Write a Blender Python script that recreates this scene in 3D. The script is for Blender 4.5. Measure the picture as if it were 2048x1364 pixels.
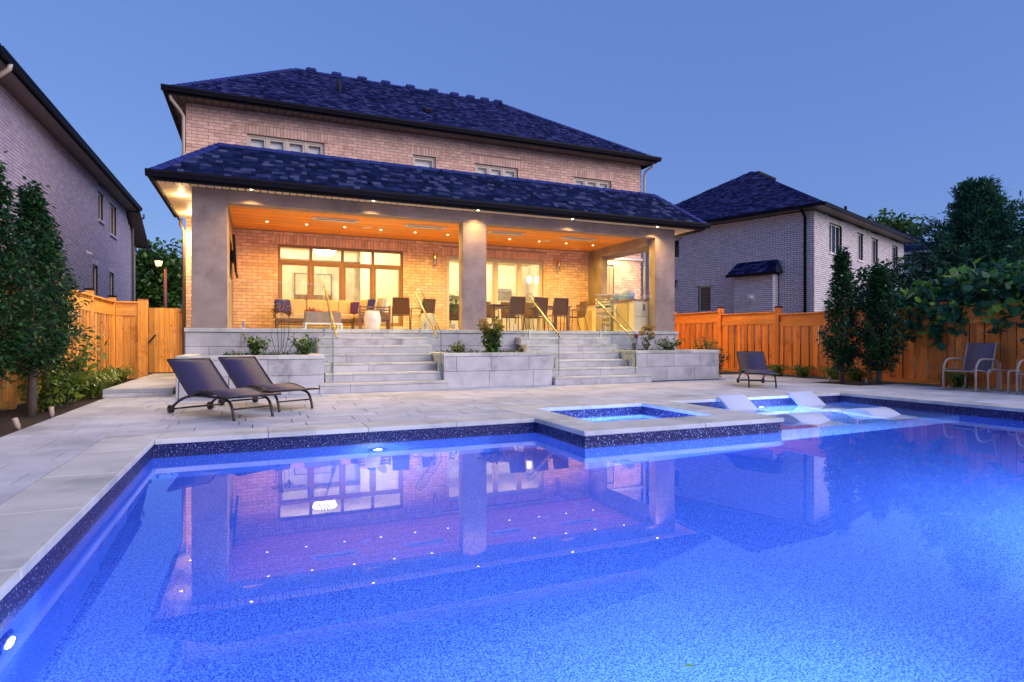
import bpy, math, random
from mathutils import Matrix, Vector
random.seed(7)
for _o in list(bpy.data.objects): bpy.data.objects.remove(_o)
SC = bpy.context.scene
COL = SC.collection
R = math.radians
# ------------------------------------------------------------------ camera, sky, sun, exposure
YAW = math.atan(512/1195)
cd = bpy.data.cameras.new('camera'); cam = bpy.data.objects.new('camera', cd); COL.objects.link(cam)
cam.location = (0, 0, 1.0); cam.rotation_euler = (R(90), 0, -YAW)
cd.sensor_width = 36; cd.lens = 1195/2048*36; cd.clip_end = 2000; cd.clip_start = 0.05
SC.camera = cam
W = bpy.data.worlds.new('World'); SC.world = W; W.use_nodes = True
_n = W.node_tree.nodes; _l = W.node_tree.links
_bg = _n['Background']
_sky = _n.new('ShaderNodeTexSky'); _sky.sky_type = 'NISHITA'; _sky.sun_disc = False
SUN_EL, SUN_ROT = R(10.0), R(143)
_sky.sun_elevation = SUN_EL; _sky.sun_rotation = SUN_ROT
_sky.altitude = 100; _sky.air_density = 1.0; _sky.dust_density = 0.0; _sky.ozone_density = 2.0
# dusk: the even blue of the air after sunset is added to the sky texture
_dusk = _n.new('ShaderNodeMix'); _dusk.data_type = 'RGBA'; _dusk.blend_type = 'ADD'; _dusk.inputs['Factor'].default_value = 1
_dusk.inputs['B'].default_value = (1.9, 3.55, 10.7, 1); _dusk.clamp_result = False
_l.new(_sky.outputs[0], _dusk.inputs['A']); _l.new(_dusk.outputs['Result'], _bg.inputs[0]); _bg.inputs[1].default_value = 0.05
sd = bpy.data.lights.new('sun', 'SUN'); sun = bpy.data.objects.new('sun', sd); COL.objects.link(sun)
sd.energy = 3.1; sd.angle = R(60); sd.color = (1.0, 0.82, 0.80)
# the glow left after sunset stands behind the camera, low over the horizon
sun.rotation_euler = Vector((-0.6, 0.8, -0.62)).to_track_quat('-Z', 'Y').to_euler()
SC.view_settings.view_transform = 'Standard'; SC.view_settings.look = 'None'
SC.view_settings.exposure = 0.0; SC.view_settings.gamma = 1.0
SC.view_settings.use_curve_mapping = False
SC.render.engine = 'CYCLES'
cy = SC.cycles
cy.use_denoising = True
cy.max_bounces = 10; cy.diffuse_bounces = 4; cy.glossy_bounces = 4; cy.transmission_bounces = 8; cy.transparent_max_bounces = 16
cy.sample_clamp_indirect = 6.0; cy.sample_clamp_direct = 0.0
cy.blur_glossy = 0.5
# ------------------------------------------------------------------ helpers
_S, _C = math.sin(YAW), math.cos(YAW)
def seen(p):                                   # how large a piece at p shows: used only to choose which pieces become single objects
    D = p[0]*_S + p[1]*_C
    if D < .3: return 0
    u = 1024 + 1195*(p[0]*_C - p[1]*_S)/D; v = 681 - 1195*(p[2]-1)/D
    return 1/D if -20 < u < 2068 and -20 < v < 1384 else 0.0001/D
def link(o, parent=None, local=False):
    COL.objects.link(o)
    if parent is not None:
        o.parent = parent
        if not local: o.matrix_parent_inverse = WM(parent).inverted()
    return o
def WM(o):
    m = o.matrix_basis.copy()
    if o.parent: m = WM(o.parent) @ o.matrix_parent_inverse @ m
    return m
def tag(o, label=None, cat=None, group=None, kind=None):
    if label: o['label'] = label
    if cat: o['category'] = cat
    if group: o['group'] = group
    if kind: o['kind'] = kind
    return o
def thing(name, loc, label, cat, rz=0.0, group=None):
    o = bpy.data.objects.new(name, None); COL.objects.link(o); o.empty_display_size = .2
    o.location = loc; o.rotation_euler = (0, 0, rz)
    return tag(o, label, cat, group)
def kids(o): return [c for c in bpy.data.objects if c.parent is o]
def copy_tree(o, parent=None):
    c = o.copy(); COL.objects.link(c)
    if parent is not None:
        inv = o.matrix_parent_inverse.copy(); c.parent = parent; c.matrix_parent_inverse = inv
    for k in kids(o): copy_tree(k, c)
    return c
class MB:
    def __init__(s): s.v = []; s.f = []; s.sm = []
    def _add(s, vs, fs, smooth=False):
        b = len(s.v); s.v += [tuple(x) for x in vs]
        for f in fs: s.f.append(tuple(i+b for i in f)); s.sm.append(smooth)
        return s
    def box(s, x0, x1, y0, y1, z0, z1):
        return s._add([(x0,y0,z0),(x1,y0,z0),(x1,y1,z0),(x0,y1,z0),(x0,y0,z1),(x1,y0,z1),(x1,y1,z1),(x0,y1,z1)],
            [(3,2,1,0),(4,5,6,7),(0,1,5,4),(1,2,6,5),(2,3,7,6),(3,0,4,7)])
    def obox(s, o, U, V, N, a, b, c):          # box spanned from o along U*a, V*b, N*c  (U x V = N)
        o = Vector(o); U = Vector(U)*a; V = Vector(V)*b; N = Vector(N)*c
        return s._add([o,o+U,o+U+V,o+V,o+N,o+U+N,o+U+V+N,o+V+N],
            [(3,2,1,0),(4,5,6,7),(0,1,5,4),(1,2,6,5),(2,3,7,6),(3,0,4,7)])
    def rbox(s, c, sx, sy, sz, rz=0, rx=0, ry=0):  # centred, rotated box
        m = Matrix.Translation(c) @ Matrix.Rotation(rz,4,'Z') @ Matrix.Rotation(ry,4,'Y') @ Matrix.Rotation(rx,4,'X')
        vs = [m @ Vector((sx*i/2, sy*j/2, sz*k/2)) for k in (-1,1) for i,j in ((-1,-1),(1,-1),(1,1),(-1,1))]
        return s._add(vs, [(3,2,1,0),(4,5,6,7),(0,1,5,4),(1,2,6,5),(2,3,7,6),(3,0,4,7)])
    def quad(s, a, b, c, d): return s._add([a,b,c,d], [(0,1,2,3)])
    def poly(s, pts): return s._add(pts, [tuple(range(len(pts)))])
    def prism(s, pts, axis, a, b):             # extrude a closed 2-D outline along an axis from a to b
        def P(p, t):
            return {'x': (t,p[0],p[1]), 'y': (p[0],t,p[1]), 'z': (p[0],p[1],t)}[axis]
        n = len(pts); vs = [P(p,a) for p in pts]+[P(p,b) for p in pts]
        fs = [tuple(range(n))[::-1], tuple(range(n,2*n))]+[(i,(i+1)%n,n+(i+1)%n,n+i) for i in range(n)]
        return s._add(vs, fs)
    def tube(s, pts, r, n=8, closed=False, cap=True):
        pts = [Vector(p) for p in pts]; rings = []
        rr = r if isinstance(r, (list,tuple)) else [r]*len(pts)
        up = None
        for i,p in enumerate(pts):
            a = pts[i-1] if i else pts[i]; b = pts[i+1] if i < len(pts)-1 else pts[i]
            t = (b-a).normalized()
            if up is None:
                up = Vector((0,0,1)) if abs(t.z) < .9 else Vector((1,0,0))
            x = t.cross(up)
            if x.length < 1e-4: x = t.cross(Vector((.3,1,.2)))
            x.normalize(); y = x.cross(t).normalized(); up = y
            rings.append([p + x*math.cos(2*math.pi*k/n)*rr[i] + y*math.sin(2*math.pi*k/n)*rr[i] for k in range(n)])
        vs = [q for rg in rings for q in rg]; fs = []
        for i in range(len(pts)-1):
            for k in range(n): fs.append((i*n+k, i*n+(k+1)%n, (i+1)*n+(k+1)%n, (i+1)*n+k))
        if cap: fs += [tuple(range(n))[::-1], tuple((len(pts)-1)*n+k for k in range(n))]
        return s._add(vs, fs, True)
    def lathe(s, prof, c=(0,0,0), n=20):       # prof: (radius, z) bottom to top
        vs = []; fs = []
        for r_, z in prof:
            for k in range(n): vs.append((c[0]+r_*math.cos(2*math.pi*k/n), c[1]+r_*math.sin(2*math.pi*k/n), c[2]+z))
        for i in range(len(prof)-1):
            for k in range(n): fs.append((i*n+k, i*n+(k+1)%n, (i+1)*n+(k+1)%n, (i+1)*n+k))
        fs += [tuple(range(n))[::-1], tuple((len(prof)-1)*n+k for k in range(n))]
        return s._add(vs, fs, True)
    def sheet(s, prof, y0, y1, th):            # profile (x,z) swept in y, with thickness th
        n = len(prof); nn = []
        for i in range(n):
            a = prof[max(i-1,0)]; b = prof[min(i+1,n-1)]; dx, dz = b[0]-a[0], b[1]-a[1]; L = math.hypot(dx,dz) or 1
            nn.append((-dz/L, dx/L))
        vs = []
        for y in (y0, y1):
            for sg in (.5, -.5):
                for (x,z),(a,b) in zip(prof, nn): vs.append((x+a*th*sg, y, z+b*th*sg))
        T0,B0,T1,B1 = 0,n,2*n,3*n; fs = []
        for i in range(n-1):
            fs += [(T0+i,T0+i+1,T1+i+1,T1+i),(B0+i+1,B0+i,B1+i,B1+i+1),(T0+i+1,T0+i,B0+i,B0+i+1),(T1+i,T1+i+1,B1+i+1,B1+i)]
        fs += [(T0,T1,B1,B0),(T0+n-1,B0+n-1,B1+n-1,T1+n-1)]
        return s._add(vs, fs, True)
    def build(s, name, mat, parent=None, local=False, kind=None, bevel=0, label=None, seg=1):
        me = bpy.data.meshes.new(name); me.from_pydata(s.v, [], s.f); me.update()
        if any(s.sm): me.polygons.foreach_set('use_smooth', s.sm)
        me.materials.append(mat); o = bpy.data.objects.new(name, me)
        link(o, parent, local)
        if bevel:
            b = o.modifiers.new('edge', 'BEVEL'); b.width = bevel; b.segments = seg; b.limit_method = 'ANGLE'
        return tag(o, label, kind=kind)
def structure(name, mb, mat, **k): return mb.build(name, mat, None, kind='structure', **k)
UNIT = {}
def unit_mesh(mat):
    if mat.name not in UNIT:
        m = bpy.data.meshes.new('piece'); m.from_pydata([(0,0,0),(1,0,0),(1,1,0),(0,1,0),(0,0,1),(1,0,1),(1,1,1),(0,1,1)], [],
            [(4,5,6,7),(0,1,5,4),(1,2,6,5),(2,3,7,6),(3,0,4,7),(3,2,1,0)]); m.materials.append(mat); UNIT[mat.name] = m
    return UNIT[mat.name]
def piece(name, parent, o, U, V, N, a, b, c, mat):   # one box-shaped piece sharing a mesh: o + U*a + V*b + N*c
    ob = bpy.data.objects.new(name, unit_mesh(mat))
    U, V, N = Vector(U)*a, Vector(V)*b, Vector(N)*c
    ob.matrix_basis = Matrix(((U.x,V.x,N.x,o[0]),(U.y,V.y,N.y,o[1]),(U.z,V.z,N.z,o[2]),(0,0,0,1)))
    return link(ob, parent)
def wbox(name, parent, x0, x1, y0, y1, z0, z1, mat):
    return piece(name, parent, (x0,y0,z0), (1,0,0), (0,1,0), (0,0,1), x1-x0, y1-y0, z1-z0, mat)
def clad(name, fieldname, parent, o, U, V, N, cells, mat, n_single):
    o, U, V, N = Vector(o), Vector(U), Vector(V), Vector(N)
    rk = sorted(range(len(cells)), key=lambda i: -seen(o+U*cells[i][0]+V*cells[i][2])*(cells[i][1]-cells[i][0] > .06))
    single = set(rk[:n_single]); mb = MB()
    for i,(u0,u1,v0,v1,d) in enumerate(cells):
        p = o+U*u0+V*v0
        if i in single: piece(name, parent, p, U, V, N, u1-u0, v1-v0, d, mat)
        else: mb.obox(p, U, V, N, u1-u0, v1-v0, d)
    if mb.v: mb.build(fieldname, mat, parent, kind='stuff')
def sub_iv(iv, a, b):
    out = []
    for x,y in iv:
        if b <= x or a >= y: out.append((x,y)); continue
        if a > x: out.append((x,a))
        if b < y: out.append((b,y))
    return out
def brick_cells(w, h, holes=(), bl=.255, bh=.076, j=.014, soldier=True, v0=0.0):
    cells = []; sold = []
    for (a,b,c,d) in holes:
        if soldier and d < h-.3: sold.append((a-.13, b+.13, d, d+bl))
    row = 0; v = v0
    while v < h-.02:
        iv = [(0,w)]; vc = v+bh/2
        for (a,b,c,d) in list(holes)+sold:
            if c-.01 < vc < d+.01: iv = sub_iv(iv, a, b)
        for (x,y) in iv:
            u = math.floor((x)/(bl+j))*(bl+j) - (bl+j)*(.5 if row % 2 else 0)
            while u < y:
                a, b = max(u,x), min(u+bl,y)
                if b-a > .03: cells.append((a,b,v,min(v+bh,h),.008+random.random()*.005))
                u += bl+j
        v += bh+j; row += 1
    for (a,b,c,d) in sold:
        u = a
        while u < b-.02:
            cells.append((u, min(u+bh,b), c+.004, d-.004, .010+random.random()*.004)); u += bh+j
    return cells
def wall_cells(mb, x0, x1, z0, z1, y0, y1, holes):        # a wall slab in the XZ plane with real openings
    xs = sorted(set([x0,x1]+[h[0] for h in holes]+[h[1] for h in holes]))
    zs = sorted(set([z0,z1]+[h[2] for h in holes]+[h[3] for h in holes]))
    for a,b in zip(xs, xs[1:]):
        run = None
        for c,d in zip(zs, zs[1:]):
            m = ((a+b)/2, (c+d)/2)
            solid = not any(h[0] < m[0] < h[1] and h[2] < m[1] < h[3] for h in holes)
            if solid: run = (run[0], d) if run else (c, d)
            if (not solid or d == zs[-1]) and run: mb.box(a,b,y0,y1,run[0],run[1]); run = None
def shingle_cells(slope, left, right, ex=.14, wmin=.13, wmax=.34, top=None):
    cells = []; v = 0.0
    while v < slope-.02:
        v1 = min(v+ex, slope); vm = (v+v1)/2; a, b = left(vm), right(vm)
        u = a; 
        while u < b-.01:
            w = random.uniform(wmin, wmax); e = min(u+w, b)
            if b-e < .08: e = b
            cells.append((u+.002, e-.002, v+.002, v1-.001, random.choice((.008,.009,.017,.021)))); u = e
        v = v1
    return cells
# ------------------------------------------------------------------ materials
def _mat(name):
    m = bpy.data.materials.new(name); m.use_nodes = True; nt = m.node_tree
    return m, nt.nodes, nt.links, nt.nodes['Principled BSDF']
def pm(name, c1, c2=None, scale=6, detail=5, rough=.6, metal=0, bump=0, bscale=None, isl=0, islramp=None, stretch=(1,1,1), spec=.5,
       stain=None, stain_scale=1.2, stain_lo=.52, stain_hi=.68, speck=None, trans=0, coat=0):
    m, n, l, b = _mat(name)
    geo = n.new('ShaderNodeNewGeometry'); mp = n.new('ShaderNodeMapping'); l.new(geo.outputs['Position'], mp.inputs['Vector'])
    mp.inputs['Scale'].default_value = stretch
    b.inputs['Roughness'].default_value = rough; b.inputs['Metallic'].default_value = metal
    b.inputs['Specular IOR Level'].default_value = spec; b.inputs['Coat Weight'].default_value = coat
    c2 = c2 or c1
    nz = n.new('ShaderNodeTexNoise'); nz.inputs['Scale'].default_value = scale; nz.inputs['Detail'].default_value = detail
    l.new(mp.outputs[0], nz.inputs['Vector'])
    rp = n.new('ShaderNodeValToRGB'); rp.color_ramp.elements[0].position = .34; rp.color_ramp.elements[1].position = .66
    rp.color_ramp.elements[0].color = (*c1,1); rp.color_ramp.elements[1].color = (*c2,1)
    l.new(nz.outputs['Fac'], rp.inputs[0]); out = rp.outputs[0]
    if isl or islramp:
        oi = n.new('ShaderNodeObjectInfo'); ad = n.new('ShaderNodeMath'); ad.operation = 'ADD'
        l.new(geo.outputs['Random Per Island'], ad.inputs[0]); l.new(oi.outputs['Random'], ad.inputs[1])
        fr = n.new('ShaderNodeMath'); fr.operation = 'FRACT'; l.new(ad.outputs[0], fr.inputs[0])
        mx = n.new('ShaderNodeMix'); mx.data_type = 'RGBA'; mx.blend_type = 'MULTIPLY'; mx.inputs['Factor'].default_value = 1
        l.new(out, mx.inputs['A'])
        if islramp:
            r2 = n.new('ShaderNodeValToRGB'); e = r2.color_ramp.elements
            e[0].position = islramp[0][0]; e[0].color = (*islramp[0][1],1); e[1].position = islramp[-1][0]; e[1].color = (*islramp[-1][1],1)
            for p_,c_ in islramp[1:-1]: q = e.new(p_); q.color = (*c_,1)
            l.new(fr.outputs[0], r2.inputs[0]); l.new(r2.outputs[0], mx.inputs['B'])
        else:
            mr = n.new('ShaderNodeMapRange'); mr.inputs['To Min'].default_value = 1-isl; mr.inputs['To Max'].default_value = 1+isl
            l.new(fr.outputs[0], mr.inputs['Value']); l.new(mr.outputs[0], mx.inputs['B'])
        out = mx.outputs['Result']
    if stain:
        ns = n.new('ShaderNodeTexNoise'); ns.inputs['Scale'].default_value = stain_scale; ns.inputs['Detail'].default_value = 8; ns.inputs['Roughness'].default_value = .65
        l.new(geo.outputs['Position'], ns.inputs['Vector'])
        rs = n.new('ShaderNodeValToRGB'); rs.color_ramp.elements[0].position = stain_lo; rs.color_ramp.elements[1].position = stain_hi
        rs.color_ramp.elements[0].color = (1,1,1,1); rs.color_ramp.elements[1].color = (*stain,1); l.new(ns.outputs['Fac'], rs.inputs[0])
        ms = n.new('ShaderNodeMix'); ms.data_type = 'RGBA'; ms.blend_type = 'MULTIPLY'; ms.inputs['Factor'].default_value = 1
        l.new(out, ms.inputs['A']); l.new(rs.outputs[0], ms.inputs['B']); out = ms.outputs['Result']
    if speck:                                   # (colour, scale, threshold lo, hi)
        nv = n.new('ShaderNodeTexNoise'); nv.inputs['Scale'].default_value = speck[1]; nv.inputs['Detail'].default_value = 2
        l.new(geo.outputs['Position'], nv.inputs['Vector'])
        rv = n.new('ShaderNodeValToRGB'); rv.color_ramp.elements[0].position = speck[2]; rv.color_ramp.elements[1].position = speck[3]
        rv.color_ramp.elements[0].color = (0,0,0,1); rv.color_ramp.elements[1].color = (1,1,1,1); l.new(nv.outputs['Fac'], rv.inputs[0])
        mv = n.new('ShaderNodeMix'); mv.data_type = 'RGBA'; l.new(rv.outputs[0], mv.inputs['Factor']); l.new(out, mv.inputs['A'])
        mv.inputs['B'].default_value = (*speck[0],1); out = mv.outputs['Result']
    l.new(out, b.inputs['Base Color'])
    if bump:
        nb = n.new('ShaderNodeTexNoise'); nb.inputs['Scale'].default_value = bscale or scale*6; nb.inputs['Detail'].default_value = 6
        l.new(mp.outputs[0], nb.inputs['Vector']); bp = n.new('ShaderNodeBump'); bp.inputs['Strength'].default_value = bump; bp.inputs['Distance'].default_value = .01
        l.new(nb.outputs['Fac'], bp.inputs['Height']); l.new(bp.outputs[0], b.inputs['Normal'])
    if trans:
        tr = n.new('ShaderNodeBsdfTranslucent'); l.new(out, tr.inputs['Color']); ms = n.new('ShaderNodeMixShader'); ms.inputs[0].default_value = trans
        l.new(b.outputs[0], ms.inputs[1]); l.new(tr.outputs[0], ms.inputs[2]); l.new(ms.outputs[0], n['Material Output'].inputs[0])
    return m
def emit(name, col, s):
    m, n, l, b = _mat(name); b.inputs['Base Color'].default_value = (.8,.8,.8,1)
    b.inputs['Emission Color'].default_value = (*col,1); b.inputs['Emission Strength'].default_value = s; return m
def clear_glass(name, tint=(1,1,1), refl=1.0):
    m, n, l, b = _mat(name)
    t = n.new('ShaderNodeBsdfTransparent'); t.inputs[0].default_value = (*tint,1); g = n.new('ShaderNodeBsdfGlossy'); g.inputs['Roughness'].default_value = .01
    f = n.new('ShaderNodeFresnel'); f.inputs[0].default_value = 1.45; k = n.new('ShaderNodeMath'); k.operation = 'MULTIPLY'; k.inputs[1].default_value = refl
    gb = n.new('ShaderNodeNewGeometry'); iv = n.new('ShaderNodeMath'); iv.operation = 'SUBTRACT'; iv.inputs[0].default_value = 1.0; l.new(gb.outputs['Backfacing'], iv.inputs[1])
    k2 = n.new('ShaderNodeMath'); k2.operation = 'MULTIPLY'; l.new(f.outputs[0], k2.inputs[0]); l.new(iv.outputs[0], k2.inputs[1]); l.new(k2.outputs[0], k.inputs[0]); ms = n.new('ShaderNodeMixShader'); l.new(k.outputs[0], ms.inputs[0]); l.new(t.outputs[0], ms.inputs[1]); l.new(g.outputs[0], ms.inputs[2])
    l.new(ms.outputs[0], n['Material Output'].inputs[0]); return m
M = {}
M['paver'] = pm('limestone paver', (.475,.51,.555), (.59,.625,.66), 2.2, rough=.75, bump=.12, bscale=60, isl=.09, stain=(.56,.57,.58), stain_scale=.8, stain_lo=.47, stain_hi=.72)
M['coping'] = pm('coping stone', (.50,.52,.49), (.63,.64,.60), 2.5, rough=.7, bump=.10, bscale=50, isl=.08, stain=(.50,.55,.55), stain_scale=1.1, stain_lo=.5, stain_hi=.7)
M['block'] = pm('wall block', (.44,.44,.46), (.57,.565,.58), 3, rough=.8, bump=.15, bscale=50, isl=.08, stain=(.50,.48,.48), stain_scale=1.4, stain_lo=.56, stain_hi=.72)
M['joint'] = pm('joint sand', (.07,.065,.065), (.11,.10,.10), 30, rough=.95)
M['soil'] = pm('mulch', (.018,.013,.010), (.05,.035,.025), 40, rough=.95, bump=1.0, bscale=90)
M['lawn'] = pm('rough grass', (.03,.05,.02), (.05,.08,.03), 3, rough=.9)
M['brick'] = pm('tan brick', (.77,.48,.36), (.89,.61,.475), 8, rough=.85, bump=.35, bscale=60, isl=.16, stain=(.82,.74,.68), stain_scale=3)
M['mortar'] = pm('tan mortar', (.38,.235,.18), (.44,.29,.22), 20, rough=.95)
M['brickL'] = pm('lilac grey brick', (.54,.47,.60), (.66,.58,.70), 8, rough=.85, bump=.3, bscale=60, isl=.12)
M['mortarL'] = pm('dark mortar', (.022,.02,.032), (.03,.026,.04), 20, rough=.95)
M['brickR'] = pm('pale grey brick', (.63,.57,.61), (.76,.70,.72), 8, rough=.85, bump=.3, bscale=60, isl=.10)
M['shingle'] = pm('roof shingle', (.8,.8,.8), (1,1,1), 30, rough=.9, bump=.4, bscale=200,
    spec=.06,
    islramp=[(0,(.004,.008,.035)),(.55,(.009,.018,.066)),(.78,(.018,.030,.095)),(.90,(.040,.052,.13)),(1,(.072,.086,.175))])
M['shingleU'] = pm('roof shingle dark', (.8,.8,.8), (1,1,1), 30, rough=.9, bump=.4, bscale=200,
    spec=.06,
    islramp=[(0,(.003,.005,.03)),(.35,(.008,.012,.065)),(.7,(.020,.028,.11)),(.9,(.034,.045,.145)),(1,(.055,.068,.185))])
M['roofbase'] = pm('roof felt', (.008,.01,.025), rough=.9)
M['cap'] = pm('ridge shingle', (.006,.018,.14), (.010,.027,.18), 30, rough=.85, bump=.3, bscale=200, isl=.2)
M['black'] = pm('black aluminium', (.005,.005,.010), rough=.5, spec=.12)
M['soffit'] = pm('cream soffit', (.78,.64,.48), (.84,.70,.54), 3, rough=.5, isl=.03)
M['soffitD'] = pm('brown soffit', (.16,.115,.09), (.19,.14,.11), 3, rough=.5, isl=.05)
M['stucco'] = pm('taupe stucco', (.28,.215,.195), (.355,.28,.25), 3.0, rough=.9, bump=.5, bscale=90, stain=(.72,.70,.70), stain_scale=1.6)
M['cedarceil'] = pm('cedar ceiling', (.80,.25,.018), (.95,.39,.042), 1.6, detail=8, rough=.45, isl=.18, stretch=(.8,14,14))
M['fence'] = pm('cedar fence', (.66,.155,.018), (.84,.27,.038), 2.2, detail=9, rough=.65, isl=.28, stain=(.66,.56,.5), stain_scale=2.5, stretch=(12,12,.7), bump=.15, bscale=12, speck=((.16,.05,.015),7.5,.70,.75))
M['fenceh'] = pm('cedar rail', (.68,.18,.022), (.84,.29,.045), 2.2, detail=9, rough=.65, isl=.12, stretch=(1.2,.8,14), bump=.15, bscale=12, speck=((.18,.06,.02),7.5,.71,.76))
M['fenceL'] = pm('cedar fence with painted lamp light', (.66,.29,.055), (.84,.44,.11), 2.2, detail=9, rough=.65, isl=.28, stain=(.70,.62,.55), stain_scale=2.5, stretch=(12,12,.7), bump=.15, bscale=12, speck=((.20,.07,.02),7.5,.70,.75))  # cedar lightened to gold: eave lamp light put into the colour
M['fence_lit_h'] = pm('cedar rail with painted lamp light', (.70,.33,.07), (.85,.46,.12), 2.2, detail=9, rough=.65, isl=.14, stretch=(1.2,.8,14), bump=.15, bscale=12, speck=((.2,.07,.02),7.5,.71,.76))  # rail wood with the same eave lamp light in its colour
M['white'] = pm('white metal', (.72,.70,.66), rough=.4)
M['cream'] = pm('cream frame', (.68,.57,.46), rough=.45)
M['winbrown'] = pm('bronze window frame', (.30,.155,.075), (.34,.18,.09), 5, rough=.45)
M['plaster'] = pm('cream wall', (.80,.72,.52), (.83,.75,.55), 2, rough=.8)
M['floorwood'] = pm('oak floor', (.33,.19,.09), (.42,.25,.12), 3, rough=.4, stretch=(1,10,1))
M['blind'] = pm('white blind', (.70,.70,.72), (.76,.76,.78), 3, rough=.6)
M['glass'] = clear_glass('window glass', (.97,.98,.97), .8)
M['railglass'] = clear_glass('railing glass', (.95,.985,.97), .5)
M['glassedge'] = pm('glass edge', (.02,.10,.09), rough=.1, spec=.8)
M['steel'] = pm('brushed steel', (.62,.60,.57), (.72,.70,.66), 3, rough=.22, metal=1, stretch=(1,1,40))
M['brass'] = pm('bronze handrail', (.33,.30,.265), (.40,.37,.33), 3, rough=.34, metal=1)
M['sling'] = pm('navy sling', (.022,.018,.075), (.032,.026,.092), 40, rough=.58, spec=.45, bump=.4, bscale=400, trans=.12)
M['dkframe'] = pm('dark frame', (.020,.016,.020), (.03,.024,.028), 10, rough=.32)
M['taupeframe'] = pm('taupe frame', (.40,.32,.27), (.45,.36,.30), 10, rough=.4)
M['taupesling'] = pm('taupe sling', (.155,.115,.15), (.20,.155,.185), 60, rough=.8, bump=.4, bscale=400, trans=.15)
M['brownsling'] = pm('brown sling', (.12,.055,.028), (.16,.075,.04), 50, rough=.8, bump=.3, bscale=300, trans=.15)
M['brownframe'] = pm('brown frame', (.15,.075,.042), (.19,.10,.055), 10, rough=.4)
M['tabletop'] = pm('brown table top', (.13,.065,.038), (.17,.09,.05), 10, rough=.25)
M['cushion'] = pm('sand cushion', (.52,.36,.23), (.58,.41,.27), 30, rough=.95, bump=.3, bscale=150)
M['purple'] = pm('purple cushion', (.05,.014,.13), (.07,.02,.17), 20, rough=.9, bump=.2, bscale=120)
M['navyprint'] = pm('navy print cushion', (.03,.02,.16), (.04,.03,.19), 10, rough=.9, speck=((.10,.20,.42),13,.60,.66))
M['greycushion'] = pm('grey cushion', (.40,.36,.36), (.46,.42,.42), 30, rough=.95, bump=.3, bscale=150)
M['resin'] = pm('white resin', (.60,.66,.80), rough=.3)
M['ceramic'] = pm('white ceramic', (.70,.64,.60), rough=.2, coat=.4)
M['stonegrey'] = pm('grey composite', (.20,.16,.14), (.26,.21,.18), 6, rough=.6)
M['red'] = pm('red lacquer', (.50,.03,.02), rough=.3)
M['counter'] = pm('brown granite', (.20,.07,.04), (.27,.10,.06), 30, rough=.2)
M['cabinet'] = pm('cream stone panel', (.66,.56,.40), (.72,.62,.46), 3, rough=.6, isl=.04)
M['door'] = pm('cabinet door', (.50,.36,.20), (.55,.40,.23), 3, rough=.4)
M['cover'] = pm('pale blue cloth', (.11,.19,.58), (.15,.25,.66), 6, rough=.8, bump=.5, bscale=14)
M['bark'] = pm('bark', (.07,.055,.048), (.13,.10,.085), 14, rough=.95, bump=.7, bscale=50, stretch=(1,1,.3))
M['screen'] = pm('black screen', (.006,.006,.008), rough=.08)
def leafmat(name, ramp, rough=.36, trans=.3): return pm(name, (.85,.85,.85), (1,1,1), 3, rough=rough, islramp=ramp, trans=trans, spec=.35)
M['sling'].node_tree.nodes['Principled BSDF'].inputs['Sheen Weight'].default_value = .15
M['leaf'] = leafmat('dark green leaf', [(0,(.014,.05,.02)),(.6,(.026,.095,.034)),(.88,(.055,.16,.045)),(1,(.11,.24,.06))])
M['leafR'] = leafmat('deep green leaf', [(0,(.012,.048,.022)),(.6,(.022,.088,.034)),(.9,(.045,.15,.05)),(1,(.09,.22,.07))])
M['leafY'] = leafmat('bright shrub leaf', [(0,(.05,.11,.02)),(.5,(.11,.20,.03)),(1,(.26,.34,.05))])
M['leafG'] = leafmat('fresh green leaf', [(0,(.04,.10,.025)),(.55,(.07,.17,.035)),(.85,(.13,.26,.05)),(1,(.24,.36,.07))])
M['vine'] = leafmat('grape leaf', [(0,(.022,.10,.055)),(.72,(.04,.16,.07)),(.86,(.10,.28,.05)),(.93,(.30,.50,.06)),(1,(.42,.60,.10))])
M['cedar'] = leafmat('cedar spray', [(0,(.014,.075,.055)),(.6,(.03,.12,.08)),(.9,(.05,.19,.09)),(1,(.10,.28,.10))], rough=.6)
M['flower'] = leafmat('hydrangea flower', [(0,(.30,.20,.03)),(.6,(.45,.36,.06)),(1,(.40,.14,.08))])
M['dry'] = leafmat('dried flower', [(0,(.16,.05,.02)),(1,(.30,.12,.04))])
M['rose'] = leafmat('red rose', [(0,(.5,.02,.04)),(1,(.65,.05,.08))])
LOBES = [(0,0),(-.06,.30),(.22,.50),(.30,.36),(.58,.46),(.66,.24),(1,0),(.66,-.24),(.58,-.46),(.30,-.36),(.22,-.50),(-.06,-.30)]
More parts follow.
